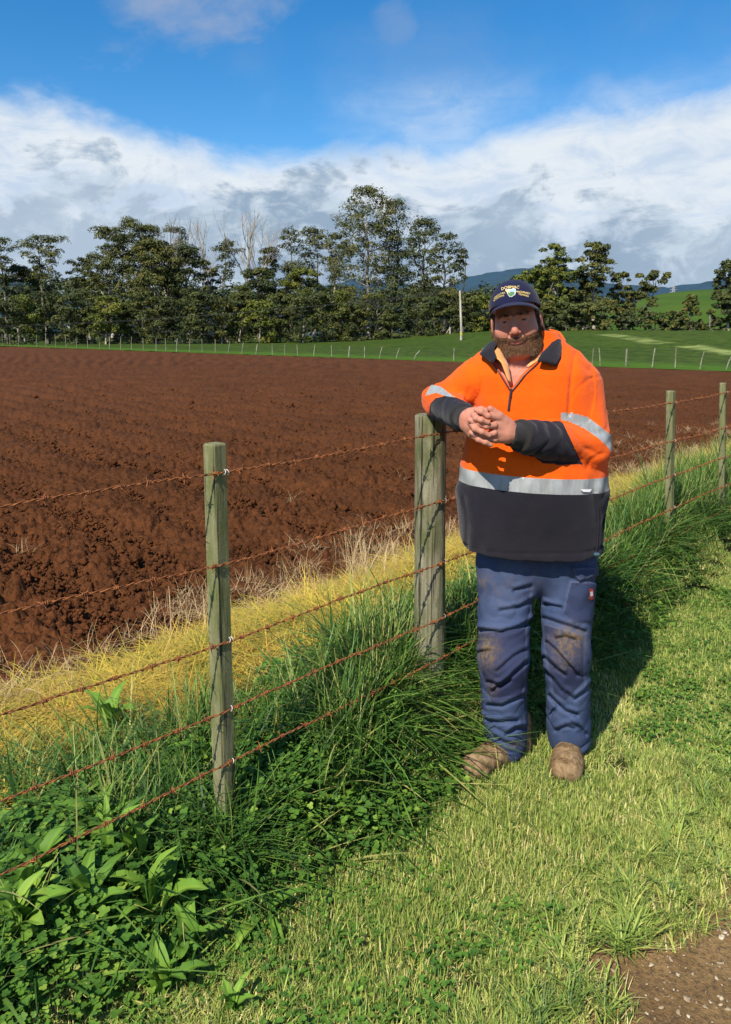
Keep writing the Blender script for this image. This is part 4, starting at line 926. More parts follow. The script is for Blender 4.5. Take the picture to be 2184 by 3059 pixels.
# ------------------------------------------------------------------ bare drive with stones
m_dirt, N, b = mat('drive_dirt', (0.13, 0.09, 0.06), 0.9, 0.15)
g = N.node('ShaderNodeNewGeometry').outputs['Position']; n1_ = N.noise(g, 7, 5, 0.65); n2_ = N.noise(g, 70, 5, 0.7); n3_ = N.noise(g, 260, 3, 0.6)
c = N.mix(N.mr(n1_, 0.35, 0.65), (0.190, 0.112, 0.042), (0.290, 0.180, 0.072)); c = N.mix(N.mr(n2_, 0.4, 0.7), c, (0.095, 0.060, 0.033)); c = N.mix(N.m('MULTIPLY', N.mr(n3_, 0.6, 0.7), 0.7), c, (0.38, 0.30, 0.18)); N.l.new(c, b.inputs['Base Color'])
bump(N, b, N.m('ADD', n2_, N.m('MULTIPLY', n3_, 0.4)), 0.8, 0.012)
tq = np.linspace(-6, 9, 260); sq_ = np.linspace(-4.2, -0.9, 90); Tq, Sq = np.meshgrid(tq, sq_); X = FP[1][0]+UF[0]*Tq+NF[0]*Sq; Y = FP[1][1]+UF[1]*Tq+NF[1]*Sq
o = grid_patch('gravel_drive', m_dirt, X, Y, ground(X, Y)+0.003+0.004*fbm(X*14, Y*14, octv=3, seed=44), keep=dirt_mask(X, Y) < 0.10); tag(o, kind='structure', label='bare brown dirt drive with pale stones at the lower right')
m_stone, N, b = mat('pale_stone', (0.5, 0.45, 0.34), 0.75, 0.3); oi = N.node('ShaderNodeObjectInfo').outputs['Random']; g = N.node('ShaderNodeNewGeometry').outputs['Position']
c = N.ramp(oi, [(0.0, (0.20, 0.13, 0.07)), (0.4, (0.34, 0.25, 0.14)), (0.75, (0.50, 0.41, 0.26)), (1.0, (0.62, 0.56, 0.42))]); N.l.new(N.mix(N.mr(N.noise(g, 200, 3), 0.4, 0.7), c, (0.35, 0.28, 0.2)), b.inputs['Base Color'])
sp_ = []
for i in range(5):
    V = np.array([v.co for v in cl[i].data.vertices])*[1, 0.8, 0.55]; me = cl[i].data.copy(); me.vertices.foreach_set('co', V.astype(np.float32).ravel()); me.materials[0] = m_stone; sp_.append(bpy.data.objects.new('stone', me))
x_ = r.uniform(0.2, 2.6, 9000); y_ = r.uniform(1.3, 2.4, 9000); okk = (dirt_mask(x_, y_) < -0.03) & (np.abs(x_/y_) < 0.62) & (r.random(9000) < 0.36); x_, y_ = x_[okk], y_[okk]; k = len(x_)
sz = 0.0018+0.0060*r.random(k)**3+np.where(r.random(k) < 0.04, 0.006, 0)
scatter('gravel', 'small pale stones pressed into the bare drive', sp_, np.stack([x_, y_, ground(x_, y_)+0.005], 1), np.stack([r.normal(0, 0.2, k), r.normal(0, 0.2, k), r.random(k)*6.28], 1), sz, r.integers(0, 5, k))
for i, (px, py, s3) in enumerate(((1956, 2995, 0.011), (2062, 3038, 0.009), (1962, 3040, 0.007), (2130, 2905, 0.006))):
    pass
for (px, py, L_, lb_) in ((1905, 2470, 0.20, 'lone dry stalk in the mown grass at the lower right of the man'), (1180, 2200, 0.25, 'pale stalk between the round post and the boots'), (1490, 2330, 0.13, 'short stalk in front of the boot pointing left'), (360, 2790, 0.30, 'tall stalk just left of the big oval dock leaf'), (240, 2760, 0.30, 'tall stalk crossing the lowest wire near the left edge'), (900, 2330, 0.28, 'tall stalk to the right of the nearest post')):
    c0 = atz(px, py, 0.0); V, F, a_, t_ = blades(r, np.array([[0., 0., 0.]]), np.array([r.random()*6.28]), L_, 0.0045, 0.06, 0.22, 7, taper=0.3, tone=np.array([0.75]))
    o = mesh_obj('grass_stalk', V, F, m_lawn if py > 2300 else m_dry, attrs={'tone': a_, 't': t_}); o.location = (c0[0], c0[1], float(ground(c0[0], c0[1]))); tag(o, lb_, 'grass stalk', 'lone grass stalks')
# ------------------------------------------------------------------ broad leaved weeds
m_dock = plant_mat('dock_leaf', [(0.0, (0.05, 0.13, 0.018)), (0.6, (0.14, 0.27, 0.030)), (1.0, (0.28, 0.40, 0.055))], (0.2, 0.3, 0.05), 0.1, rough=0.6, patchy=0.3, spec=0.2)
def dock_leaf(r, L, W_, wavy=0.05, lobes=False):
    u = np.linspace(0, 1, 15); v = np.linspace(-1, 1, 7); U_, V_ = np.meshgrid(u, v, indexing='ij')
    wd = W_*0.5*np.sin(np.clip(U_*0.93+0.07, 0, 1)**0.85*PI)**0.75
    if lobes: wd = wd*(0.55+0.45*np.abs(np.sin(U_*PI*4.5)))
    X = U_*L; Yv = V_*wd; Z = 0.30*L*np.sin(U_*PI*0.75)-0.10*L*U_**3+np.abs(V_)*wd*0.35+wavy*W_*np.sin(U_*22+V_*3)*np.abs(V_)
    V = np.stack([X, Yv, Z], -1).reshape(-1, 3); i = (np.arange(14)[:, None]*7+np.arange(6)[None]).ravel(); F = np.stack([i, i+7, i+8, i+1], -1)
    t = U_.ravel(); tn = 0.5+0.25*(np.abs(V_).ravel() < 0.05)
    return V, F, tn, t
def weed(px, py, z, spec, label, seed, name='broadleaf_weed', cat='weed', lobes=False):
    r = np.random.default_rng(seed); c = atz(px, py, z); gz = float(ground(c[0], c[1])); root = empty(name, (c[0], c[1], gz)); tag(root, label, cat, 'broad leaved weeds in the fence line')
    for hd, L, W_, tilt in spec:
        L *= 1.35; W_ *= 1.35
        V, F, tn, t = dock_leaf(r, L, W_, lobes=lobes); ct, st = math.cos(tilt), math.sin(tilt); X = V[:, 0]*ct-V[:, 2]*st; Z = V[:, 0]*st+V[:, 2]*ct; ch, sh = math.cos(hd), math.sin(hd)
        mesh_obj('leaf', np.stack([X*ch-V[:, 1]*sh, X*sh+V[:, 1]*ch, Z], 1), F, m_dock, root, smooth=True, attrs={'tone': np.clip(tn+0.15*r.normal(), 0, 1), 't': t})
def fan(seed, n, L0, L1, W_, t0, t1, h0=0, h1=6.28):
    q = np.random.default_rng(seed); return [(h0+(h1-h0)*(i+0.5*q.random())/n, q.uniform(L0, L1), W_*q.uniform(0.7, 1.2), q.uniform(t0, t1)) for i in range(n)]
weed(470, 2800, 0.02, [(-0.1, 0.13, 0.052, 0.5)]+fan(1, 6, 0.10, 0.16, 0.045, 0.3, 1.2), 'pale dock plant with one big oval leaf catching the sun, lower left', 1)
weed(250, 2900, 0.0, fan(2, 8, 0.09, 0.17, 0.035, 0.5, 1.3), 'narrow leaved weed rosette at the lower left', 2)
weed(400, 2720, 0.02, fan(3, 7, 0.09, 0.16, 0.032, 0.7, 1.4), 'upright bright green weed behind the big oval leaf', 3)
weed(625, 2400, 0.04, fan(4, 6, 0.08, 0.14, 0.05, 0.5, 1.2), 'lobed light green thistle like weed at the foot of the nearest post', 4, lobes=True)
weed(770, 2760, 0.0, fan(5, 6, 0.07, 0.13, 0.03, 0.15, 0.6), 'lobed dandelion rosette at the border of the mown grass', 5, name='dandelion', cat='weed', lobes=True)
weed(835, 2450, 0.05, [(0.2, 0.07, 0.035, 0.3), (3.0, 0.05, 0.03, 0.6)], 'small yellow green leaf pair right of the nearest post', 6)
weed(60, 2960, 0.0, fan(7, 8, 0.08, 0.14, 0.055, 0.5, 1.1), 'round leaved dock in the bottom left corner', 7)
weed(1180, 2300, 0.03, fan(8, 5, 0.12, 0.18, 0.02, 1.1, 1.5), 'upright strap leaved weed between the round post and the boots', 8)
weed(330, 2240, 0.08, fan(9, 7, 0.10, 0.17, 0.04, 0.3, 1.0), 'dark spiky thistle left of the nearest post', 9, name='thistle', lobes=True)
weed(1945, 1800, 0.05, fan(10, 6, 0.08, 0.14, 0.045, 0.4, 1.0), 'bright broad leaved weed right of the man\'s shadow', 10)
weed(330, 2720, 0.0, fan(13, 8, 0.09, 0.16, 0.028, 0.8, 1.4), 'narrow pointed weed leaves standing up left of the big oval leaf', 13)
weed(150, 2760, 0.0, fan(14, 7, 0.08, 0.14, 0.045, 0.4, 1.2), 'broad leaved weed near the left edge below the lowest wire', 14)
weed(480, 2980, 0.0, fan(15, 7, 0.06, 0.11, 0.035, 0.3, 1.0), 'small leafy weed at the bottom left below the big oval leaf', 15)
weed(560, 2870, 0.0, fan(16, 8, 0.07, 0.12, 0.04, 0.3, 1.1), 'leafy rosette right of the big oval leaf', 16)
weed(100, 2860, 0.0, fan(17, 8, 0.08, 0.13, 0.04, 0.5, 1.2), 'bright leafy weed against the left edge above the bottom corner', 17)
weed(300, 2600, 0.02, fan(18, 7, 0.08, 0.14, 0.04, 0.5, 1.2), 'leafy weed below the lowest wire, left of the nearest post', 18)
weed(690, 3030, 0.0, fan(11, 7, 0.04, 0.08, 0.02, 0.6, 1.3), 'small light green plantain at the bottom left of the mown grass', 11, name='plantain')
# ------------------------------------------------------------------ distance field modelling for the man
def nz(a): return a/np.linalg.norm(a)
def cap_(P, a, b, ra, rb=None):
    rb = ra if rb is None else rb; a = np.asarray(a, float); b = np.asarray(b, float); ba = b-a; pa = P-a
    h = np.clip((pa@ba)/(ba@ba), 0, 1); return np.linalg.norm(pa-h[:, None]*ba, axis=1)-(ra+(rb-ra)*h)
def ell(P, c, r):
    q = (P-np.asarray(c))/np.asarray(r); k = np.linalg.norm(q, axis=1); k2 = np.linalg.norm(q/np.asarray(r), axis=1)+1e-9
    return k*(k-1)/k2
def smin(a, b, k):
    h = np.clip(0.5+0.5*(b-a)/k, 0, 1); return b+(a-b)*h-k*h*(1-h)
def smax(a, b, k): return -smin(-a, -b, k)
def sdf_mesh(fn, lo, hi, h):
    lo = np.asarray(lo, float); hi = np.asarray(hi, float); n = np.ceil((hi-lo)/h).astype(int)//4*4+4
    cx = [lo[i]+(np.arange(n[i]//4)*4+1.5)*h for i in range(3)]
    G = np.stack(np.meshgrid(*cx, indexing='ij'), -1).reshape(-1, 3); d = fn(G).reshape([m//4 for m in n])
    full = np.repeat(np.repeat(np.repeat(d, 4, 0), 4, 1), 4, 2).astype(np.float32)
    idx = np.argwhere(np.abs(full) < 8*h)
    full[tuple(idx.T)] = fn(lo+idx*h)
    g = vdb.FloatGrid(1.0); g.copyFromArray(full); V, Q = g.convertToQuads(0.0)
    V = lo+V.astype(float)*h; Q = Q.astype(np.int64)
    a, b, c = V[Q[:, 0]], V[Q[:, 1]], V[Q[:, 2]]; vol = np.einsum('ij,ij->i', a, np.cross(b, c)).sum()
    # orientation from the gradient of a few faces
    cc = V[Q[::97]].mean(1); nn = np.cross(V[Q[::97, 1]]-V[Q[::97, 0]], V[Q[::97, 2]]-V[Q[::97, 0]]); nn /= np.linalg.norm(nn, axis=1)[:, None]+1e-12
    s = np.sign(fn(cc+nn*h)-fn(cc-nn*h)).sum()
    if s < 0: Q = Q[:, ::-1]
    return V, Q
def relax(V, Q, it=2, f=0.5):
    E = np.vstack([Q[:, [0, 1]], Q[:, [1, 2]], Q[:, [2, 3]], Q[:, [3, 0]]]); n = len(V)
    cnt = np.bincount(E.ravel(), minlength=n)
    for _ in range(it):
        S = np.stack([np.bincount(E[:, 0], V[E[:, 1], i], n)+np.bincount(E[:, 1], V[E[:, 0], i], n) for i in range(3)], 1)
        V = V+(S/np.maximum(cnt, 1)[:, None]-V)*f
    return V
def pick(V, F, m):
    F = F[m]; u, inv = np.unique(F, return_inverse=True); return V[u], inv.reshape(F.shape), u
D = 1.345
def q(dx, dy, Y): return aty(dx*D, dy*D, Y)                         # photo position (reduced copy) and depth -> place
def qs(sx, sy, Y): return aty(sx, sy, Y)
YB = 2.70
def front_px(P):
    """where a point of the man lies in the photo"""
    f = P[:, 1]*math.cos(PITCH)-(P[:, 2]-CAMH)*math.sin(PITCH); u = P[:, 1]*math.sin(PITCH)+(P[:, 2]-CAMH)*math.cos(PITCH)
    return 1092+FPX*P[:, 0]/f, PYC-FPX*u/f
def inpoly(x, y, poly):
    poly = np.array(poly, float); r = np.zeros(len(x), bool); n = len(poly)
    for i in range(n):
        x1, y1 = poly[i]; x2, y2 = poly[(i+1) % n]
        if y1 == y2: continue
        c = ((y1 > y) != (y2 > y)) & (x < (x2-x1)*(y-y1)/(y2-y1)+x1); r ^= c
    return r
def polydist(x, y, poly, close=True):
    """signed distance in photo pixels, negative inside"""
    poly = np.array(poly, float); d = np.full(len(x), 1e9); n = len(poly)
    for i in range(n if close else n-1):
        a = poly[i]; b = poly[(i+1) % n]; ba = b-a; h = np.clip(((x-a[0])*ba[0]+(y-a[1])*ba[1])/(ba@ba), 0, 1)
        d = np.minimum(d, np.hypot(x-a[0]-h*ba[0], y-a[1]-h*ba[1]))
    return np.where(inpoly(x, y, poly), -d, d) if close else d

# ---- materials
def cloth(name, col_, rough=0.9, fuzz=0.6, weave=700, wv=0.12, dirt=None, col2=None, sheen=0.3):
    m, N, b = mat(name, col_, rough, 0.12)
    g = N.node('ShaderNodeNewGeometry').outputs['Position']
    n1_ = N.noise(g, 5, 4, 0.6); n2_ = N.noise(g, weave, 2, 0.5); n3_ = N.noise(g, 60, 4, 0.65)
    c = N.mix(N.mr(n1_, 0.35, 0.65), col_, col2 or tuple(v*0.85 for v in col_)); c = N.mix(N.m('MULTIPLY', N.mr(n3_, 0.45, 0.7), 0.25), c, tuple(v*0.7 for v in col_))
    if dirt:
        n4_ = N.noise(g, 26, 3, 0.7); c = N.mix(N.m('MULTIPLY', N.mr(n4_, 0.66, 0.74), 0.6), c, dirt)
    N.l.new(c, b.inputs['Base Color']); bump(N, b, N.m('ADD', N.m('MULTIPLY', n2_, 0.6), n3_), fuzz, 0.003)
    b.inputs['Sheen Weight'].default_value = sheen; b.inputs['Sheen Roughness'].default_value = 0.5
    return m
m_orange = cloth('orange_fleece', (0.85, 0.112, 0.003), col2=(0.78, 0.094, 0.002), dirt=(0.45, 0.07, 0.012), sheen=0.12)
m_navy = cloth('charcoal_navy_fleece', (0.014, 0.013, 0.019), col2=(0.018, 0.016, 0.022), sheen=0.12)
m_cuff = cloth('ribbed_cuff', (0.024, 0.022, 0.023), col2=(0.030, 0.027, 0.025), sheen=0.1)
m_tape, N, b = mat('grey_reflective_tape', (0.46, 0.48, 0.48), 0.45, 0.5)
g = N.node('ShaderNodeNewGeometry').outputs['Position']; n1_ = N.noise(N.vmul(g, (1, 1, 0.25)), 45, 4, 0.6); n2_ = N.noise(g, 14, 3, 0.6)
c = N.mix(N.mr(n1_, 0.35, 0.7), (0.31, 0.33, 0.33), (0.25, 0.26, 0.25)); c = N.mix(N.m('MULTIPLY', N.mr(n2_, 0.5, 0.75), 0.5), c, (0.27, 0.24, 0.20)); N.l.new(c, b.inputs['Base Color']); bump(N, b, n1_, 0.5, 0.006)
m_skin, N, b = mat('skin', (0.55, 0.27, 0.19), 0.6, 0.25)
b.inputs['Subsurface Weight'].default_value = 0.12; b.inputs['Subsurface Radius'].default_value = (0.012, 0.004, 0.002); b.inputs['Subsurface Scale'].default_value = 0.6
at = N.node('ShaderNodeAttribute'); at.attribute_name = 'lip'; a2 = N.node('ShaderNodeAttribute'); a2.attribute_name = 'ruddy'; a3 = N.node('ShaderNodeAttribute'); a3.attribute_name = 'nail'
g = N.node('ShaderNodeNewGeometry').outputs['Position']; n1_ = N.noise(g, 70, 4, 0.6); n2_ = N.noise(g, 500, 3, 0.6)
c = N.mix(N.mr(n1_, 0.3, 0.7), (0.47, 0.21, 0.138), (0.56, 0.27, 0.18)); c = N.mix(a2.outputs['Fac'], c, (0.46, 0.155, 0.10)); c = N.mix(at.outputs['Fac'], c, (0.36, 0.10, 0.085)); c = N.mix(a3.outputs['Fac'], c, (0.48, 0.26, 0.19)); a4 = N.node('ShaderNodeAttribute'); a4.attribute_name = 'stub'; c = N.mix(N.m('MULTIPLY', a4.outputs['Fac'], 0.85), c, (0.075, 0.032, 0.016))
c = N.mix(N.m('MULTIPLY', N.mr(n2_, 0.55, 0.75), 0.25), c, (0.24, 0.09, 0.06)); N.l.new(c, b.inputs['Base Color']); bump(N, b, N.m('ADD', n2_, n1_), 0.35, 0.0015)
m_beard, N, b = mat('ginger_brown_beard', (0.14, 0.06, 0.03), 0.6, 0.3)
at = N.node('ShaderNodeAttribute'); at.attribute_name = 'tone'; N.l.new(N.ramp(at.outputs['Fac'], [(0.0, (0.030, 0.014, 0.008)), (0.4, (0.10, 0.042, 0.016)), (0.75, (0.24, 0.115, 0.045)), (1.0, (0.38, 0.30, 0.22))]), b.inputs['Base Color'])
m_hair, N, b = mat('short_brown_hair', (0.06, 0.032, 0.018), 0.6, 0.3)
m_jean, N, b = mat('worn_blue_work_cotton', (0.05, 0.07, 0.17), 0.85, 0.15)
g = N.node('ShaderNodeNewGeometry').outputs['Position']; n1_ = N.noise(g, 7, 5, 0.65); n2_ = N.noise(g, 1100, 2, 0.5); n3_ = N.noise(g, 55, 5, 0.7)
dk = N.node('ShaderNodeAttribute'); dk.attribute_name = 'dark'; dt = N.node('ShaderNodeAttribute'); dt.attribute_name = 'dirt'; st = N.node('ShaderNodeAttribute'); st.attribute_name = 'stitch'
c = N.mix(N.mr(n1_, 0.35, 0.65), (0.033, 0.054, 0.118), (0.058, 0.084, 0.162)); c = N.mix(N.m('MULTIPLY', N.mr(n3_, 0.4, 0.7), 0.3), c, (0.075, 0.080, 0.13)); c = N.mix(dk.outputs['Fac'], c, (0.022, 0.025, 0.060))
c = N.mix(N.m('MULTIPLY', dt.outputs['Fac'], N.mr(n3_, 0.38, 0.62, 0.20, 1.15), clamp=True), c, (0.15, 0.105, 0.060)); c = N.mix(N.m('MULTIPLY', st.outputs['Fac'], 0.5), c, (0.12, 0.13, 0.18)); 
sp2 = N.noise(g, 38, 2, 0.5); c = N.mix(N.m('MULTIPLY', N.mr(sp2, 0.78, 0.81), 0.8), c, (0.45, 0.42, 0.38))
N.l.new(c, b.inputs['Base Color']); bump(N, b, N.m('ADD', N.m('MULTIPLY', n2_, 0.5), n3_), 0.4, 0.004)
m_boot, N, b = mat('dusty_tan_suede', (0.22, 0.14, 0.075), 0.95, 0.1)
g = N.node('ShaderNodeNewGeometry').outputs['Position']; n1_ = N.noise(g, 30, 5, 0.7, 0.6); n2_ = N.noise(g, 200, 3, 0.6)
c = N.ramp(n1_, [(0.32, (0.05, 0.033, 0.020)), (0.45, (0.17, 0.108, 0.052)), (0.6, (0.29, 0.195, 0.105)), (0.8, (0.36, 0.26, 0.16))]); N.l.new(c, b.inputs['Base Color']); bump(N, b, N.m('ADD', n1_, N.m('MULTIPLY', n2_, 0.3)), 0.6, 0.005)
m_sole, _, _ = mat('dark_rubber_sole', (0.035, 0.028, 0.022), 0.8)
m_capc = cloth('navy_cap_twill', (0.009, 0.010, 0.034), col2=(0.012, 0.013, 0.042), fuzz=0.2, sheen=0.1)
m_polo = cloth('pale_orange_undershirt', (0.72, 0.30, 0.085), col2=(0.80, 0.38, 0.14), fuzz=0.3)
m_zip, _, _ = mat('dark_zip', (0.035, 0.02, 0.03), 0.4, 0.5)
m_gold, _, _ = mat('gold_thread', (0.66, 0.50, 0.16), 0.6); m_gold2, _, _ = mat('yellow_thread', (0.80, 0.58, 0.20), 0.6)
m_white, _, _ = mat('white_thread', (0.75, 0.76, 0.74), 0.6); m_green, _, _ = mat('green_thread', (0.06, 0.17, 0.05), 0.6); m_bluet, _, _ = mat('pale_blue_thread', (0.28, 0.42, 0.68), 0.6)
m_red, _, _ = mat('red_label', (0.38, 0.05, 0.03), 0.6)
m_eyew, _, _ = mat('shaded_eye_white', (0.16, 0.12, 0.10), 0.5, 0.15); m_iris, _, _ = mat('dark_iris', (0.012, 0.010, 0.010), 0.4, 0.12)  # eye whites darkened: the shade under the brim is in their colour

# ---- landmarks
SR, ER, WR = q(1062, 846, 2.71), q(985, 896, 2.765), q(1039, 934, 2.47)        # his right arm, on the left of the photo
SL, EL, WL = q(1283, 858, 2.72), q(1305, 992, 2.635), q(1134, 965, 2.44)        # his left arm
EYE = qs(1536, 957, 2.60)                                                       # between the eyes
roll, yaw, pit = math.radians(-8.0), math.radians(-15), math.radians(-1)
RH = np.array(Matrix.Rotation(roll, 3, 'Y') @ Matrix.Rotation(yaw, 3, 'Z') @ Matrix.Rotation(pit, 3, 'X'))
HO = EYE-RH@np.array([0.0, -0.088, 0.0])                                        # head origin between the ears at eye height
def hl(P): return (P-HO)@RH                                                     # world -> head
def hw(p): return HO+RH@np.asarray(p, float)
# torso outline measured row by row: photo row, left edge, right edge, half depth, centre depth
rows = [(1262, 1040, 1332, 0.145, 2.70), (1245, 1035, 1334, 0.148, 2.70), (1200, 1026, 1340, 0.158, 2.70), (1150, 1019, 1346, 0.166, 2.70), (1085, 1018, 1346, 0.168, 2.70), (1040, 1022, 1343, 0.164, 2.70), (980, 1034, 1336, 0.156, 2.70),
        (920, 1045, 1325, 0.148, 2.70), (870, 1048, 1318, 0.142, 2.705), (830, 1040, 1312, 0.132, 2.71), (805, 1044, 1300, 0.118, 2.715), (785, 1062, 1282, 0.100, 2.72), (768, 1092, 1262, 0.084, 2.72), (752, 1128, 1246, 0.070, 2.72), (735, 1150, 1235, 0.060, 2.72)]
TZ = np.array([q(0, r_[0], YB)[2] for r_ in rows]); TL = np.array([q(r_[1], r_[0], r_[4])[0] for r_ in rows]); TR = np.array([q(r_[2], r_[0], r_[4])[0] for r_ in rows])
TB = np.array([r_[3] for r_ in rows]); TY = np.array([r_[4] for r_ in rows]); o_ = np.argsort(TZ); TZ, TL, TR, TB, TY = (a[o_] for a in (TZ, TL, TR, TB, TY))
def torso(P, grow=0.0, e=2.35):
    z = P[:, 2]; l = np.interp(z, TZ, TL)-grow; r_ = np.interp(z, TZ, TR)+grow; b_ = np.interp(z, TZ, TB)+grow; cy = np.interp(z, TZ, TY)
    cx = (l+r_)/2; a = (r_-l)/2; u = np.abs((P[:, 0]-cx)/a); v = np.abs((P[:, 1]-cy)/b_)
    k = (u**e+v**e)**(1/e); d = (k-1)*np.minimum(a, b_)*0.9
    return np.maximum(d, z-TZ[-1])
HEMZ = q(0, 1247, 2.55)[2]
def armfold(P, a, b, r0, amp, seed, f=34, warp=2.4):
    ba = np.asarray(b)-np.asarray(a); L = np.linalg.norm(ba); t = ((P-a)@ba)/L
    n = vnoise(P[:, 0]*9, P[:, 1]*9, P[:, 2]*9, seed)*warp+vnoise(P[:, 0]*22, P[:, 1]*22, P[:, 2]*22, seed+5)*0.9
    return amp*(np.abs(np.sin(t*f+n))**0.8-0.5)
def sleeves(P):
    dl = smin(cap_(P, SL, EL, 0.090, 0.078), cap_(P, EL+np.array([-0.01, -0.01, 0.0]), WL+(EL-WL)*0.05, 0.076, 0.052), 0.03)
    ff = armfold(P, EL, WL, 0, 0.010, 3, 48); near = sstep(np.linalg.norm(P-(EL*0.35+WL*0.65), axis=1), 0.16, 0.05)
    dl = dl-ff*near*0.9-armfold(P, SL, EL, 0, 0.008, 9, 20)*sstep(np.linalg.norm(P-EL, axis=1), 0.22, 0.06)*0.8
    dr = smin(cap_(P, SR, ER, 0.084, 0.060), cap_(P, ER, WR+(ER-WR)*0.05, 0.064, 0.048), 0.025)
    bulge = ell(P, q(968, 885, 2.79), (0.052, 0.055, 0.050)); dr = smin(dr, bulge, 0.02)
    ff = armfold(P, ER, WR, 0, 0.008, 13, 44); near = sstep(np.linalg.norm(P-(ER*0.55+WR*0.45), axis=1), 0.13, 0.04)
    dr = dr-ff*near*0.8-armfold(P, SR, ER, 0, 0.007, 19, 30)*sstep(np.linalg.norm(P-ER, axis=1), 0.16, 0.05)*0.7
    # smooth ribbed cuffs
    ul, ur = nz(WL-EL), nz(WR-ER)
    cl_ = cap_(P, WL-ul*0.040, WL+ul*0.004, 0.041, 0.038); cr_ = cap_(P, WR-ur*0.045, WR+ur*0.004, 0.040, 0.037)
    cl_ = np.maximum(cl_, (P-WL)@ul-0.010); cr_ = np.maximum(cr_, (P-WR)@ur-0.010)
    dl = np.maximum(dl, (P-WL)@ul+0.040); dr = np.maximum(dr, np.where(np.linalg.norm(P-WR, axis=1) < 0.12, (P-WR)@ur+0.042, -1))
    dl0 = dl
    return smin(dl, cl_, 0.006), smin(dr, cr_, 0.006)
# V of the open zip, in photo pixels (source size)
VEE = [(1527, 1162), (1500, 1118), (1480, 1085), (1472, 1060), (1478, 1030), (1495, 985), (1590, 985), (1626, 1030), (1618, 1062), (1596, 1085), (1560, 1118)]
NK0, NK1 = hw([0, 0.035, -0.10]), hw([0.0, 0.045, -0.19])
zz1 = lambda pts: [(1200+x/2.32, 780+y/2.32) for x, y in pts]
SEAMS = [(zz1([(1200, 640), (1182, 760), (1168, 900), (1157, 1070)]), 5.0, 0.0075), (zz1([(1175, 960), (1220, 880), (1300, 815), (1390, 795)]), 3.0, 0.0035), (zz1([(1165, 1075), (1210, 1130), (1300, 1200)]), 4.0, 0.004),
         (zz1([(345, 700), (352, 800), (400, 960)]), 4.0, 0.003), (zz1([(1230, 700), (1290, 760)]), 5.0, 0.003), (zz1([(430, 960), (520, 1010)]), 4.0, 0.003), (zz1([(1180, 1180), (1260, 1290), (1370, 1340)]), 5.0, 0.005), (zz1([(1150, 1250), (1240, 1370)]), 4.0, 0.004),
         (zz1([(560, 1180), (520, 1290), (500, 1400)]), 6.0, 0.004), (zz1([(1280, 1440), (1300, 1380), (1400, 1330)]), 5.0, 0.005), (zz1([(1330, 1600), (1345, 1850), (1330, 2050)]), 6.0, 0.005), (zz1([(1030, 880), (1100, 960), (1150, 1060)]), 6.0, 0.0035), (zz1([(470, 880), (440, 960), (455, 1000)]), 6.0, 0.004), (zz1([(430, 1640), (460, 1800), (450, 2000)]), 7.0, 0.004)]
def sweater_sdf(P):
    t = torso(P); px, py = front_px(P)
    # soft drape: gentle pulls from the shoulders, gathers under the band
    t = t-0.005*vnoise(P[:, 0]*9, P[:, 1]*4, P[:, 2]*4, 41)-0.0045*np.sin(P[:, 0]*70+vnoise(P[:, 0]*6, P[:, 1]*6, P[:, 2]*6, 7)*3)*sstep(np.abs(P[:, 2]-BANDZ(P)), 0.05, 0.0)
    t = t-0.004*(1-np.abs(vnoise(P[:, 0]*7+P[:, 2]*5, P[:, 1]*3, P[:, 2]*3-P[:, 0]*7, 43))**0.7*1.4)
    low = sstep(BANDZ(P)-P[:, 2], 0.03, 0.12); t = t-low*(0.007*vnoise(P[:, 0]*13+P[:, 2]*3, P[:, 1]*3, P[:, 2]*2.2, 51)+0.004*vnoise(P[:, 0]*30, P[:, 1]*5, P[:, 2]*3, 53)*sstep(HEMZ+0.16-P[:, 2], 0, 0.12))
    belly = ell(P, q(1180, 1085, 2.68), (0.20, 0.160, 0.20)); t = smin(t, belly, 0.06)
    al, ar = sleeves(P)
    d = smin(t, al, 0.012); d = smin(d, ar, 0.012)
    # armhole seams and pull lines
    for pl_, w_, h_ in SEAMS: d = d+h_*np.exp(-(polydist(px, py, pl_, close=False)/w_)**2)*(P[:, 1] < 2.74)
    d = d-0.0022*np.abs(vnoise(P[:, 0]*26+P[:, 2]*9, P[:, 1]*12, P[:, 2]*15-P[:, 0]*10, 47))
    # neck opening and the V
    neck = cap_(P, NK0, NK1+np.array([0, 0, -0.0]), 0.072, 0.070)
    d = smax(d, -neck, 0.008)
    pd = polydist(px, py, VEE)/FPX*2.55
    vee = np.maximum(pd, P[:, 1]-2.66); d = smax(d, -vee, 0.004)
    # open underneath, with the drawcord hem turned in
    cav = torso(P, -0.014); d = np.maximum(d, -np.maximum(cav, P[:, 2]-(HEMZ+0.14)))
    hem = np.abs(P[:, 2]-(HEMZ+0.030)); d = d+0.004*np.exp(-(hem/0.004)**2)
    hz = HEMZ+0.012*((P[:, 0]-0.60)/0.27)**2*1.0-0.03*(P[:, 0]-0.60)
    return np.maximum(d, hz-P[:, 2])
bz0 = aty(1377, 1412, 2.70)[2]; bz1 = aty(1810, 1433, 2.70)[2]
def BANDZ(P): return bz0+(bz1-bz0)*(P[:, 0]-0.36)/(0.86-0.36)
z1 = lambda pts: [(1200+x/2.32, 780+y/2.32) for x, y in pts]
NAVL = z1([(1118, 1122), (1262, 1430), (1200, 1500), (700, 1400), (700, 1050), (1000, 1050)])
TAPL = z1([(1100, 1052), (1195, 1055), (1290, 1082), (1440, 1195), (1500, 1260), (1500, 1380), (1415, 1275), (1360, 1225), (1250, 1150), (1155, 1110), (1100, 1100)])
NAVR = z1([(190, 1045), (200, 985), (235, 950), (300, 935), (380, 945), (470, 985), (600, 1000), (600, 1300), (200, 1300)])
TAPR = z1([(160, 935), (205, 855), (270, 870), (370, 945), (300, 935), (240, 912)])
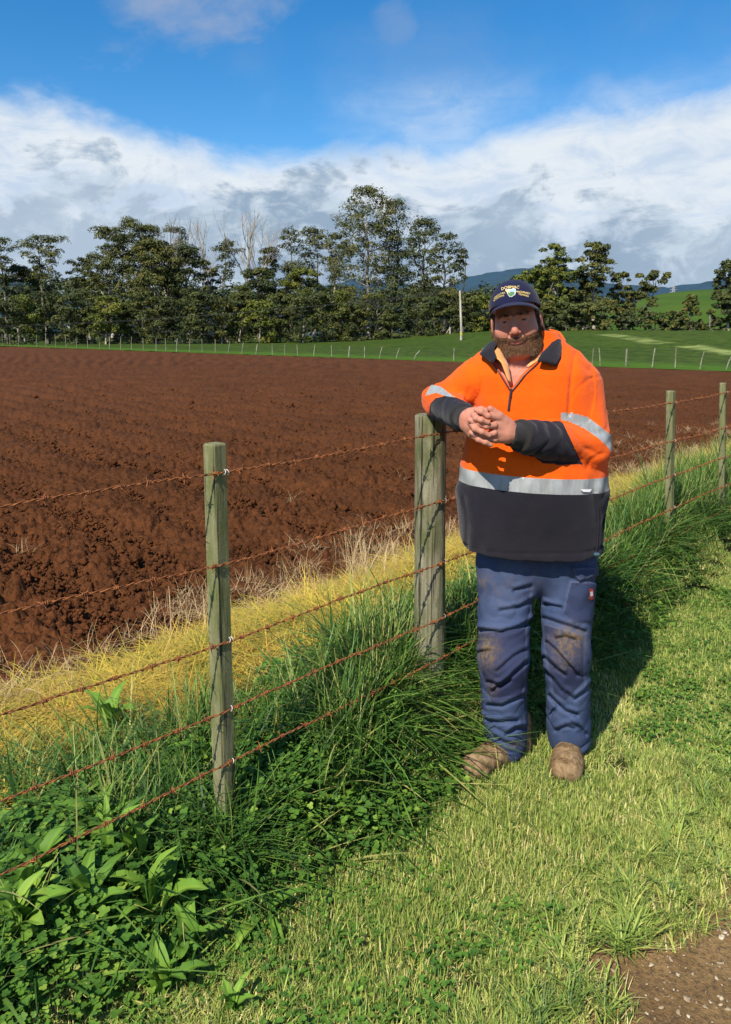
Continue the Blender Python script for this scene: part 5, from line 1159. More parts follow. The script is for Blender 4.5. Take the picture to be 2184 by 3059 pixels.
def snap_all():
    """pull mesh points onto the seams between panels so that seams run clean"""
    al, ar = sleeves(V); tt = np.minimum(torso(V), ell(V, q(1180, 1085, 2.68), (0.20, 0.160, 0.20))); rg = np.where((ar < tt-0.001) & (ar < al), 2, np.where(al < tt-0.001, 1, 0))
    for k_ in (1, 2):
        fn = lambda P: (sleeves(P)[k_-1]-np.minimum(torso(P), ell(P, q(1180, 1085, 2.68), (0.20, 0.160, 0.20)))+0.001)
        d = fn(V); m_ = (np.abs(d) < 0.0035) & (V[:, 1] < 2.72); P = V[m_]; e = 0.001
        gr = np.stack([(fn(P+np.eye(3)[i]*e)-fn(P-np.eye(3)[i]*e))/(2*e) for i in range(3)], 1); st_ = d[m_][:, None]*gr/((gr**2).sum(1)[:, None]+0.05); V[m_] -= np.clip(st_, -0.003, 0.003)
    for o_ in (-0.026, 0.026):
        d = V[:, 2]-BANDZ(V)-o_; m_ = (rg == 0) & (np.abs(d) < 0.0030); V[m_, 2] -= d[m_]
    def f(poly): return lambda P: polydist(*front_px(P), poly)/FPX*2.6
    for poly, k_ in ((NAVL, 1), (TAPL, 1), (NAVR, 2), (TAPR, 2)):
        fn = f(poly); d = fn(V); m_ = (rg == k_) & (np.abs(d) < 0.0032); P = V[m_]
        if not m_.any(): continue
        e = 0.0015; gx = (fn(P+[e, 0, 0])-fn(P-[e, 0, 0]))/(2*e); gz = (fn(P+[0, 0, e])-fn(P-[0, 0, e]))/(2*e); g2 = gx*gx+gz*gz+1e-6
        V[m_, 0] -= d[m_]*gx/g2; V[m_, 2] -= d[m_]*gz/g2
V, Q = sdf_mesh(sweater_sdf, (0.13, 2.38, HEMZ-0.05), (1.02, 2.96, HEMZ+0.86), 0.0055)
V = relax(V, Q, 1, 0.5)
snap_all()
C = V[Q].mean(1); px, py = front_px(C)
al, ar = sleeves(C); tt_ = torso(C); bl_ = ell(C, q(1180, 1085, 2.68), (0.20, 0.160, 0.20)); tt_ = np.minimum(tt_, bl_)
reg = np.where((ar < tt_-0.001) & (ar < al), 2, np.where(al < tt_-0.001, 1, 0))
kind = np.zeros(len(C), int)                                        # 0 orange 1 navy 2 tape 3 cuff
bz = BANDZ(C); tors = reg == 0
kind[tors & (C[:, 2] < bz-0.026)] = 1; kind[tors & (np.abs(C[:, 2]-bz) <= 0.026)] = 2
navL = inpoly(px, py, NAVL)
tapL = inpoly(px, py, TAPL)
ulv = nz(WL-EL); urv = nz(WR-ER)
kind[(reg == 1) & navL] = 1; kind[(reg <= 1) & tapL & (C[:, 2] > bz+0.06) & (C[:, 1] < 2.72)] = 2; kind[(reg == 1) & tapL] = 2; kind[(reg == 1) & ((C-WL)@ulv > -0.046)] = 3
navR = inpoly(px, py, NAVR)
tapR = inpoly(px, py, TAPR)
kind[(reg == 2) & navR] = 1; kind[(reg == 2) & tapR] = 2; kind[(reg == 2) & ((C-WR)@urv > -0.050) & navR] = 3

man = None
def piece(name, V, Q, m, parent, **kw):
    return mesh_obj(name, V, Q, m, parent, smooth=True, **kw)

# ---- the body: head, neck, chest, arms and hands, legs
ZH = lambda x, y: (1300+x/4.06, 1150+y/4.06)
def hp(x, y, Y): s_ = ZH(x, y); return aty(s_[0], s_[1], Y-0.065)
fing = [  # polyline of each finger (hand close-up pixels), depth, radius base/tip ; left hand fingers run to the left, right hand fingers to the right
    [(745, 400, 2.470), (640, 375, 2.452), (560, 325, 2.452), (500, 303, 2.462)],
    [(720, 490, 2.458), (620, 500, 2.446), (520, 465, 2.446), (420, 425, 2.458)],
    [(715, 585, 2.458), (600, 610, 2.455), (500, 605, 2.458), (435, 578, 2.472)],
    [(730, 660, 2.470), (640, 668, 2.468), (560, 655, 2.475), (520, 640, 2.485)],
    [(470, 360, 2.475), (500, 405, 2.440), (560, 425, 2.434), (640, 455, 2.438)],
    [(430, 450, 2.480), (485, 530, 2.440), (570, 570, 2.434), (655, 612, 2.438)],
    [(450, 600, 2.485), (530, 660, 2.455), (610, 695, 2.448), (672, 725, 2.452)],
    [(420, 560, 2.500), (480, 620, 2.490), (520, 650, 2.490), (560, 680, 2.490)]]
def hands(P):
    wl = WL+np.array([0.004, 0, 0]); wr = WR
    d = cap_(P, WL+ulv*(-0.03), WL+ulv*0.02, 0.030, 0.031)
    for (kx, ky, Yk), r_ in zip([(745, 400, 2.482), (715, 490, 2.472), (710, 585, 2.472), (735, 655, 2.482)], (0.0165, 0.0175, 0.017, 0.015)):
        d = smin(d, cap_(P, hp(905, 560+(ky-530)*0.45, 2.497), hp(kx, ky, Yk), 0.021, r_), 0.012)
    pal2 = cap_(P, WR-urv*0.03, WR+urv*0.02, 0.030, 0.031)
    for (kx, ky, Yk) in [(500, 350, 2.492), (455, 420, 2.487), (440, 500, 2.490), (455, 590, 2.498)]:
        pal2 = smin(pal2, cap_(P, hp(395, 440+(ky-470)*0.5, 2.512), hp(kx, ky, Yk), 0.023, 0.018), 0.012)
    for i, pts in enumerate(fing):
        L = [hp(*p) for p in pts]; rr = [0.0112, 0.0107, 0.0099, 0.0087]
        if i in (3, 7): rr = [0.0103, 0.0098, 0.0090, 0.0077]
        f = np.full(len(P), 1e3)
        for a, b, ra, rb in zip(L[:-1], L[1:], rr[:-1], rr[1:]): f = smin(f, cap_(P, a, b, ra*0.97, rb*0.97), 0.003)
        for a, ra in zip(L[1:3], rr[1:3]): f = smin(f, np.linalg.norm(P-a, axis=1)-ra*1.0, 0.003)
        if i < 4: d = smin(d, f, 0.004)
        else: pal2 = smin(pal2, f, 0.004)
    th = smin(cap_(P, hp(880, 470, 2.492), hp(775, 375, 2.478), 0.019, 0.0145), cap_(P, hp(775, 375, 2.478), hp(668, 288, 2.470), 0.0140, 0.0105), 0.006); d = smin(d, th, 0.008)
    th2 = smin(cap_(P, hp(430, 340, 2.505), hp(560, 310, 2.495), 0.018, 0.014), cap_(P, hp(560, 310, 2.495), hp(655, 325, 2.487), 0.013, 0.010), 0.006); pal2 = smin(pal2, th2, 0.008)
    return smin(d, pal2, 0.0016)
def head_sdf(P):
    p = hl(P); x, y, z = p[:, 0], p[:, 1], p[:, 2]; ax = np.abs(x); S = np.stack([ax, y, z], 1)
    d = ell(p, (0, 0.018, 0.038), (0.079, 0.099, 0.094))
    d = smin(d, ell(p, (0, -0.028, -0.040), (0.076, 0.066, 0.088)), 0.025)
    d = smin(d, cap_(S, (0.051, -0.010, -0.078), (0.024, -0.066, -0.106), 0.031, 0.025), 0.03)       # jaw
    d = smin(d, ell(p, (0, -0.075, -0.108), (0.028, 0.022, 0.022)), 0.02)                              # chin
    d = smin(d, ell(S, (0.042, -0.063, -0.036), (0.029, 0.025, 0.026)), 0.018)                         # cheeks
    d = smin(d, cap_(S, (0.014, -0.093, 0.014), (0.050, -0.078, 0.015), 0.0095, 0.009), 0.010)         # brow
    d = smax(d, -(ell(S, (0.0325, -0.106, -0.001), (0.020, 0.020, 0.0125))), 0.010)                    # sockets
    d = smin(d, ell(S, (0.0330, -0.0785, -0.001), (0.0170, 0.0130, 0.0130)), 0.004)                    # lids
    slit = ell(S, (0.0332, -0.0905, -0.0016), (0.0120, 0.0080, 0.0027)); d = smax(d, -slit, 0.0012)
    d = smin(d, cap_(S, (0.022, -0.088, -0.014), (0.042, -0.083, -0.013), 0.0042, 0.0035), 0.006)      # bags
    nose = smin(cap_(p, (0, -0.088, 0.006), (0, -0.112, -0.034), 0.0085, 0.0105), ell(p, (0, -0.113, -0.040), (0.0115, 0.0115, 0.0105)), 0.010)
    nose = smin(nose, ell(S, (0.0130, -0.103, -0.043), (0.0075, 0.011, 0.0078)), 0.006); d = smin(d, nose, 0.009)
    d = smax(d, -ell(S, (0.0075, -0.112, -0.0545), (0.0045, 0.006, 0.005)), 0.002)                      # nostrils
    d = smax(d, -(cap_(S, (0.021, -0.094, -0.046), (0.037, -0.080, -0.074), 0.0035, 0.003)), 0.006)    # laughter lines
    d = smin(d, ell(p, (0, -0.090, -0.066), (0.028, 0.014, 0.014)), 0.01)                               # muzzle
    bow = 0.0062*(ax/0.026)**2
    lipu = cap_(np.stack([x, y, z-bow], 1), (-0.023, -0.0945, -0.0722), (0.023, -0.0945, -0.0722), 0.0030)-0.0008*np.exp(-(ax/0.012)**2); lipl = cap_(np.stack([x, y, z-bow], 1), (-0.018, -0.0950, -0.0795), (0.018, -0.0950, -0.0795), 0.0040)
    d = smin(d, lipu, 0.003); d = smin(d, lipl, 0.003)
    d = smax(d, -cap_(np.stack([x, y, z-bow], 1), (-0.029, -0.0990, -0.0755), (0.029, -0.0990, -0.0755), 0.0018), 0.0016)
    ear = ell(S, (0.082, 0.016, -0.012), (0.0105, 0.021, 0.033)); ear = smin(ear, ell(S, (0.083, 0.004, -0.038), (0.008, 0.009, 0.012)), 0.006)
    ear = smax(ear, -ell(S, (0.0955, 0.008, -0.008), (0.008, 0.012, 0.019)), 0.004); d = smin(d, ear, 0.006)
    # furrows between the brows
    d = d+0.0012*np.exp(-((ax-0.006)/0.0016)**2)*sstep(z, 0.0, 0.012)*sstep(z, 0.045, 0.03)*sstep(y, -0.07, -0.08)
    neck = cap_(P, NK0, NK1, 0.062, 0.066); d = smin(d, neck, 0.02)
    chest = torso(P, -0.028); d = smin(d, chest, 0.03)
    return d
def low_body(P):
    d = np.maximum(torso(P, -0.035), HEMZ+0.03-P[:, 2]); d = smin(d, smin(cap_(P, SL, EL, 0.060, 0.048), cap_(P, EL, WL, 0.046, 0.030), 0.02), 0.02); d = smin(d, smin(cap_(P, SR, ER, 0.058, 0.042), cap_(P, ER, WR, 0.042, 0.030), 0.02), 0.02)
    for H_, K_, A_ in ((HIP1, KN1, AN1), (HIP2, KN2, AN2)): d = smin(d, smin(cap_(P, H_, K_, 0.075, 0.055), cap_(P, K_, A_, 0.055, 0.035), 0.03), 0.03)
    return d
HIP1, KN1, AN1 = qs(1512, 1700, 2.72), qs(1503, 1960, 2.665), qs(1508, 2215, 2.73)
HIP2, KN2, AN2 = qs(1693, 1700, 2.72), qs(1692, 1945, 2.675), qs(1700, 2200, 2.75)
hb0, hb1 = np.minimum(NK1, HO)-[0.13, 0.16, 0.14], np.maximum(NK1, HO)+[0.13, 0.14, 0.16]
Vh, Qh = sdf_mesh(head_sdf, hb0, hb1, 0.0026)
Vh = relax(Vh, Qh, 1, 0.4)
hc0 = np.minimum(WL, WR)-[0.05, 0.11, 0.06]; hc1 = np.maximum(WL, WR)+[0.05, 0.06, 0.08]
Vn, Qn = sdf_mesh(hands, hc0, hc1, 0.0024); Vn = relax(Vn, Qn, 1, 0.3)
Vb, Qb = sdf_mesh(low_body, (0.15, 2.40, 0.05), (1.0, 2.95, 1.50), 0.014)
pl = hl(Vh); axh = np.abs(pl[:, 0]); bw = 0.0062*(axh/0.026)**2
lip = np.exp(-((pl[:, 2]-bw+0.0760)/0.0065)**4)*sstep(axh, 0.030, 0.022)*(pl[:, 1] < -0.085)
rud = np.clip(0.75*np.exp(-(((axh-0.036)/0.022)**2+((pl[:, 2]+0.030)/0.02)**2))+0.8*np.exp(-((axh/0.016)**2+((pl[:, 2]+0.042)/0.018)**2))+0.18+0.5*(axh > 0.078), 0, 1)*(pl[:, 2] > -0.14)+0.35*(pl[:, 2] <= -0.14)
nails = np.zeros(len(Vn))
for i in (4, 5, 6):
    tip = hp(*fing[i][3]); prev = hp(*fing[i][2]); c = tip+nz(tip-prev)*0.002+np.array([0, -0.009, 0.001]); nails = np.maximum(nails, np.exp(-(np.linalg.norm((Vn-c)*[1, 1, 1.2], axis=1)/0.0065)**4))
nV = np.vstack([Vh, Vn, Vb]); nQ = np.vstack([Qh, Qn+len(Vh), Qb+len(Vh)+len(Vn)])
lipA = np.concatenate([lip, np.zeros(len(Vn)+len(Vb))]); rudA = np.concatenate([rud, 0.30+0.35*sstep(vnoise(Vn[:, 0]*40, Vn[:, 1]*40, Vn[:, 2]*40, 3), 0, 0.8), np.full(len(Vb), 0.2)]); nailA = np.concatenate([np.zeros(len(Vh)), nails, np.zeros(len(Vb))])
org = np.array([0.62, 2.72, 0.0])
man = mesh_obj('person', nV-org, nQ, m_skin, smooth=True, attrs={'lip': lipA, 'ruddy': rudA, 'nail': nailA}); man.location = org
tag(man, 'bearded man in navy cap, orange fleece and blue trousers leaning on the round post', 'person')
def mp(name, V, Q, m, parent=None, **kw): return mesh_obj(name, np.asarray(V)-org, Q, m, parent or man, smooth=True, **kw)
# sweater and its panels
Vp, Qp, _ = pick(V, Q, kind == 0); sweater = mp('fleece_jumper', Vp, Qp, m_orange); tag(sweater, 'bright orange half zip fleece jumper')
Vp, Qp, _ = pick(V, Q, (kind == 1) & (reg == 0)); tag(mp('hem_panel', Vp, Qp, m_navy, sweater), 'charcoal lower body panel')
for k_, lb in ((1, 'charcoal forearm of the arm on the right'), (2, 'charcoal forearm resting on the post')):
    Vp, Qp, _ = pick(V, Q, (kind == 1) & (reg == k_)); tag(mp('sleeve', Vp, Qp, m_navy, sweater), lb)
    Vp, Qp, _ = pick(V, Q, (kind == 3) & (reg == k_)); mp('cuff', Vp, Qp, m_cuff, sweater)
for k_, lb in ((0, 'grey reflective tape round the belly'), (1, 'reflective tape on the sleeve at the right'), (2, 'reflective tape on the sleeve at the left')):
    Vp, Qp, _ = pick(V, Q, (kind == 2) & (reg == k_)); tag(mp('reflective_tape', Vp, Qp, m_tape, sweater), lb)
def surf_y(fn, x, z, y0=2.35, y1=2.8, it=40):
    """nearest front surface of fn along +y at x, z"""
    x = np.asarray(x, float); z = np.asarray(z, float); y = np.full(x.shape, y0)
    for _ in range(it): y = np.minimum(y+np.maximum(fn(np.stack([x, y, z], 1)), 0)*0.8, y1)
    return y
def on_front(fn, pts, off=0.0, Yg=2.55):
    """photo points (source px) dropped on the front of fn along the line of sight"""
    out = []
    pts = np.asarray(pts, float); R = np.array([pixray(*p) for p in pts]); R /= np.linalg.norm(R, axis=1)[:, None]; t = np.full(len(pts), 2.2); O = np.array([0, 0, CAMH])
    for _ in range(50): t = np.minimum(t+fn(O+R*t[:, None])*0.8, 3.0)
    return O+R*(t-off)[:, None]
# zip: teeth tape up both sides of the V and the closed part
zc = on_front(sweater_sdf, [(1527, 1164), (1524, 1182), (1521, 1205), (1519, 1225)], 0.003)
P_ = np.array([zc[0]+(zc[-1]-zc[0])*u for u in np.linspace(0, 1, 8)])
Vz, Fz = tubes([P_], [np.full(8, 0.0042)], 6); 
zl = on_front(sweater_sdf, [(x-3, y+2) for x, y in [(1527, 1164), (1500, 1120), (1478, 1085), (1470, 1064)]], 0.004); zr = on_front(sweater_sdf, [(x+4, y+2) for x, y in [(1527, 1164), (1560, 1122), (1597, 1088), (1612, 1072)]], 0.004)
Vz2, Fz2 = tubes([zl, zr], [np.full(4, 0.0026)]*2, 6)
zp = mp('zip', np.vstack([Vz, Vz2]), np.vstack([Fz, Fz2+len(Vz)]), m_zip, sweater)
Vz, Fz = tubes([np.array([zc[0]+[0, -0.003, 0.004], zc[0]+[-0.002, -0.006, -0.012], zc[0]+[-0.003, -0.006, -0.024]])], [np.array([0.004, 0.003, 0.0035])], 6); mp('zip_pull', Vz, Fz, m_zip, sweater)
# collar leaves and the undershirt collar as thick curved sheets between two lines
def sheet(name, A, B, m, th=0.005, bulge=0.01, n=16, k=7, parent=None, dirv=(0, -1, 0.3)):
    A = np.asarray(A); B = np.asarray(B)
    def rs(P):
        d = np.concatenate([[0], np.cumsum(np.linalg.norm(np.diff(P, axis=0), axis=1))]); s = np.linspace(0, d[-1], n); return np.stack([np.interp(s, d, P[:, i]) for i in range(3)], 1)
    A, B = rs(A), rs(B); u = np.linspace(0, 1, k)[None, :, None]; dv = nz(np.array(dirv, float)); G_ = A[:, None]*(1-u)+B[:, None]*u+dv*(bulge*4*u*(1-u))
    Nn = np.cross(np.gradient(G_, axis=0), np.gradient(G_, axis=1)); Nn /= np.linalg.norm(Nn, axis=2)[:, :, None]+1e-9
    if (Nn[:, :, 1].mean() > 0): Nn = -Nn
    T_ = G_+Nn*th*0.5; Bt = G_-Nn*th*0.5; V_ = np.vstack([T_.reshape(-1, 3), Bt.reshape(-1, 3)]); i = (np.arange(n-1)[:, None]*k+np.arange(k-1)[None]).ravel(); F = np.stack([i, i+1, i+k+1, i+k], -1); F2 = F[:, ::-1]+n*k
    rim = list(range(k))+[r0*k+k-1 for r0 in range(1, n)]+[(n-1)*k+c0 for c0 in range(k-2, -1, -1)]+[r0*k for r0 in range(n-2, 0, -1)]
    rim = np.array(rim); r2 = np.roll(rim, -1); F3 = np.stack([rim, rim+n*k, r2+n*k, r2], -1)
    o = mp(name, V_, np.vstack([F, F2, F3]), m, parent or sweater); return o
z3 = lambda x, y: (1400+x/4.64, 800+y/4.64)
def c3(x, y, Y): s_ = z3(x, y); return aty(s_[0], s_[1], Y)
tag(sheet('collar', [c3(415, 985, 2.70), c3(395, 1040, 2.655), c3(350, 1130, 2.615), c3(385, 1240, 2.585), c3(330, 1320, 2.565)], [c3(270, 1060, 2.72), c3(215, 1120, 2.69), c3(150, 1205, 2.635), c3(235, 1245, 2.605), c3(325, 1322, 2.570)], m_navy, 0.006, 0.008), 'dark collar leaf on the left, folded open')
tag(sheet('collar', [c3(1040, 880, 2.76), c3(1130, 960, 2.73), c3(1190, 1000, 2.67), c3(1120, 1080, 2.63), c3(1010, 1190, 2.59), c3(955, 1290, 2.565)], [c3(1130, 885, 2.775), c3(1240, 925, 2.75), c3(1295, 1010, 2.70), c3(1310, 1120, 2.665), c3(1280, 1260, 2.62), c3(1210, 1370, 2.585)], m_navy, 0.006, 0.012), 'dark collar leaf on the right, folded open')
# orange edge behind the right leaf and the standing back of the collar
sheet('collar_edge', [c3(1110, 868, 2.785), c3(1240, 905, 2.765), c3(1310, 1010, 2.715), c3(1325, 1120, 2.68), c3(1290, 1270, 2.635), c3(1215, 1378, 2.60)], [c3(1130, 862, 2.80), c3(1265, 900, 2.79), c3(1335, 1005, 2.745), c3(1345, 1120, 2.71), c3(1305, 1275, 2.65), c3(1222, 1388, 2.605)], m_orange, 0.008, 0.004)
th = np.linspace(0, PI, 14); NC = (NK0*0.4+NK1*0.6)
ring = lambda rx, ry, dz, yo: np.array([NC+[rx*math.cos(a)+0.004, yo+ry*math.sin(a), dz+0.012*math.sin(a)] for a in th])
sheet('collar_stand', ring(0.085, 0.085, 0.012, 0.0), ring(0.093, 0.092, -0.045, 0.0), m_navy, 0.007, 0.004, dirv=(0, 1, 0))
under = sheet('undershirt_collar', [c3(415, 1090, 2.675), c3(385, 1130, 2.635), c3(350, 1175, 2.61), c3(380, 1245, 2.59), c3(450, 1310, 2.58), c3(545, 1560, 2.56)], [c3(440, 1080, 2.68), c3(470, 1160, 2.645), c3(490, 1215, 2.625), c3(520, 1290, 2.61), c3(550, 1340, 2.60), c3(590, 1610, 2.57)], m_polo, 0.004, 0.006, parent=man)
tag(under, 'pale orange undershirt collar, left side')
tag(sheet('undershirt_collar', [c3(1050, 960, 2.72), c3(1020, 1040, 2.68), c3(985, 1150, 2.645), c3(900, 1270, 2.615), c3(800, 1370, 2.60)], [c3(1165, 985, 2.73), c3(1120, 1060, 2.68), c3(1030, 1180, 2.645), c3(965, 1290, 2.605), c3(830, 1375, 2.59)], m_polo, 0.004, 0.004, parent=man), 'pale orange undershirt collar, right side')
# care label and cord toggle
lc = on_front(sweater_sdf, [(1735, 1462), (1768, 1462), (1763, 1470), (1742, 1469)], 0.008); Vt = np.vstack([lc, lc+[0, 0.002, 0]]); mesh_obj('care_tag', Vt-org, np.array([[0, 1, 2, 3], [7, 6, 5, 4], [0, 4, 5, 1], [1, 5, 6, 2], [2, 6, 7, 3], [3, 7, 4, 0]]), m_white, sweater)
tg_ = on_front(sweater_sdf, [(1782, 1655)], 0.004)[0]; tg_ = tg_+[0.0, 0, -0.002]; m_tog, _, _ = mat('dark_toggle', (0.03, 0.07, 0.10), 0.3, 0.6)
Vg, Qg = sdf_mesh(lambda P: ell(P, tg_, (0.012, 0.009, 0.0085))+0.0015*np.sin((P[:, 0]-tg_[0])*900), tg_-0.02, tg_+0.02, 0.0015); mp('cord_toggle', Vg, Qg, m_tog, sweater)
Vz, Fz = tubes([on_front(sweater_sdf, [(1788, 1510), (1790, 1560), (1786, 1610), (1782, 1650)], 0.002)], [np.full(4, 0.0018)], 5); mp('pocket_cord', Vz, Fz, m_zip, sweater)

# ---- cap
CT = math.radians(3)
def crown(P):
    p = hl(P); d = ell(p, (0, 0.012, 0.040), (0.0905, 0.112, 0.104)); 
    for a in (0.0, 1.05, 2.09):
        d = d+0.0006*np.exp(-((p[:, 0]*math.cos(a)-(p[:, 1]-0.012)*math.sin(a))/0.0016)**2)
    inner = ell(p, (0, 0.012, 0.038), (0.0875, 0.108, 0.100)); cut = 0.034+0.022*sstep(-p[:, 1], -0.02, 0.09)-p[:, 2]
    return np.maximum(np.maximum(d, -inner), cut)
c0_, c1_ = HO-[0.14, 0.15, 0.02], HO+[0.14, 0.16, 0.17]
Vc, Qc = sdf_mesh(crown, c0_, c1_, 0.0028); Vc = relax(Vc, Qc, 1, 0.4); capo = mp('cap', Vc, Qc, m_capc); tag(capo, 'navy baseball cap with gold stitched lettering')
nu, nv = 33, 12; G_ = np.zeros((nu, nv, 3))
for i, u in enumerate(np.linspace(-1, 1, nu)):
    a = u*math.radians(64); bx, by = 0.0895*math.sin(a), 0.012-0.111*math.cos(a)
    for j, v in enumerate(np.linspace(0, 1, nv)):
        ln = 0.080*math.cos(u*PI/2*0.95)**0.42
        x = bx*(1+0.07*v)+0.012*math.sin(a)*v*(1-abs(u)); y = by+0.014*(1-v)-ln*v; z = 0.061-0.030*(abs(u)**2.0)-0.010*v+0.004*math.sin(v*PI)
        G_[i, j] = (x, y, z)
Gt = G_.reshape(-1, 3); Gb = (G_-[0, 0, 0.0035]).reshape(-1, 3); i = (np.arange(nu-1)[:, None]*nv+np.arange(nv-1)[None]).ravel(); F = np.stack([i, i+nv, i+nv+1, i+1], -1); rim = list(range(nv))+[r0*nv+nv-1 for r0 in range(1, nu)]+[(nu-1)*nv+c for c in range(nv-2, -1, -1)]+[r0*nv for r0 in range(nu-2, 0, -1)]
rim = np.array(rim); r2 = np.roll(rim, -1); F3 = np.stack([rim, rim+nu*nv, r2+nu*nv, r2], -1)
Vb_ = np.array([hw(p) for p in np.vstack([Gt, Gb])]); mp('brim', Vb_, np.vstack([F, F[:, ::-1]+nu*nv, F3]), m_capc, capo)
def text_mesh(body, size):
    cu = bpy.data.curves.new('lettering', 'FONT'); cu.body = body; cu.size = size; cu.align_x = 'CENTER'; cu.offset = 0.0; cu.extrude = 0.0; cu.resolution_u = 3
    o = bpy.data.objects.new('lettering', cu); col.objects.link(o); dg = bpy.context.evaluated_depsgraph_get(); dg.update(); me = bpy.data.meshes.new_from_object(o.evaluated_get(dg)); bpy.data.objects.remove(o)
    V_ = np.array([v.co for v in me.vertices]); T_ = [list(p.vertices) for p in me.polygons]; return V_, T_
def crown_y(x, z): v = 1-(x/0.0905)**2-((z-0.040)/0.104)**2; return 0.012-0.112*np.sqrt(np.clip(v, 0.02, 1))
c4 = lambda X, Y_: (1455+X/10.827, 840+Y_/10.827)
def head_xz(X, Y_):
    """position on the cap front for a point of the emblem close-up"""
    s_ = c4(X, Y_); R = pixray(*s_); R /= np.linalg.norm(R); t = 2.3; O = np.array([0, 0, CAMH])
    for _ in range(40): t += float(ell(hl((O+R*t)[None]), (0, 0.012, 0.040), (0.0905, 0.112, 0.104))[0])*0.9
    return hl((O+R*t)[None])[0]
def on_cap(pts2, off): return np.array([hw((x, crown_y(x, z)-off, z)) for x, z in pts2])
def words(name, body, path, hgt, m, label):
    """lettering whose baseline follows path (emblem close-up points)"""
    V_, T_ = text_mesh(body, 1.0); x0, x1 = V_[:, 0].min(), V_[:, 0].max(); pp = np.array([head_xz(*p)[[0, 2]] for p in path]); d = np.concatenate([[0], np.cumsum(np.linalg.norm(np.diff(pp, axis=0), axis=1))])
    s = (V_[:, 0]-x0)/(x1-x0)*d[-1]; bx, bz = np.interp(s, d, pp[:, 0]), np.interp(s, d, pp[:, 1]); e = d[-1]*0.03
    tx = np.interp(s+e, d, pp[:, 0])-np.interp(s-e, d, pp[:, 0]); tz = np.interp(s+e, d, pp[:, 1])-np.interp(s-e, d, pp[:, 1]); L_ = np.hypot(tx, tz)+1e-9; tx, tz = tx/L_, tz/L_
    h_ = V_[:, 1]/0.70*hgt; P2 = np.stack([bx-tz*h_, bz+tx*h_], 1); W3 = on_cap(P2, 0.0012); W4 = on_cap(P2, 0.0002)
    me = bpy.data.meshes.new(name); nV_ = len(V_); fs = [tuple(f) for f in T_]; me.from_pydata([tuple(v) for v in (W3-org)], [], fs); me.materials.append(m); o = bpy.data.objects.new(name, me); col.objects.link(o); o.parent = capo
    md = o.modifiers.new('thick', 'SOLIDIFY'); md.thickness = 0.0008; return tag(o, label)
words('lettering', 'DOBMAC', [(470, 290), (620, 245), (760, 228), (900, 232), (1040, 235)], 0.0098, m_gold2, 'gold arched word across the cap front')
words('lettering', 'AGRICULTURAL', [(240, 590), (330, 500), (440, 435), (600, 385)], 0.0062, m_gold, 'gold word on the left of the emblem')
words('lettering', 'MACHINERY', [(940, 362), (1080, 375), (1230, 395), (1385, 440)], 0.0068, m_gold2, 'gold word on the right of the emblem')
words('lettering', '& SYSTEMS', [(225, 655), (320, 580), (430, 515), (560, 480)], 0.0056, m_gold, 'lower gold word on the left of the emblem')
words('lettering', 'TASMANIA', [(1010, 435), (1120, 455), (1230, 480), (1345, 515)], 0.0058, m_gold2, 'lower gold word on the right of the emblem')
def patchp(name, pts, m, off):
    P2 = np.array([head_xz(*p)[[0, 2]] for p in pts]); W3 = on_cap(P2, off); me = bpy.data.meshes.new(name); me.from_pydata([tuple(v) for v in W3-org], [], [tuple(range(len(pts)))]); me.materials.append(m); o = bpy.data.objects.new(name, me); col.objects.link(o); o.parent = capo; md = o.modifiers.new('thick', 'SOLIDIFY'); md.thickness = 0.0006; return o
tag(patchp('emblem', [(595, 275), (700, 262), (760, 262), (860, 235), (925, 250), (930, 370), (900, 450), (850, 462), (815, 508), (730, 505), (665, 420), (640, 350), (600, 315)], m_white, 0.0012), 'map shaped emblem in green, blue and yellow')
patchp('emblem_part', [(605, 285), (700, 272), (745, 280), (720, 330), (700, 365), (655, 365), (610, 315)], m_gold2, 0.0020); patchp('emblem_part', [(745, 280), (860, 250), (912, 262), (910, 355), (800, 345), (725, 330)], m_bluet, 0.0020); patchp('emblem_part', [(665, 380), (790, 350), (905, 372), (885, 435), (840, 445), (805, 490), (740, 488), (690, 430)], m_green, 0.0020)
bt_ = hw((0, 0.012, 0.1445)); Vg, Qg = sdf_mesh(lambda P: ell(P, bt_, (0.007, 0.007, 0.004)), bt_-0.012, bt_+0.012, 0.002); mp('cap_button', Vg, Qg, m_capc, capo)

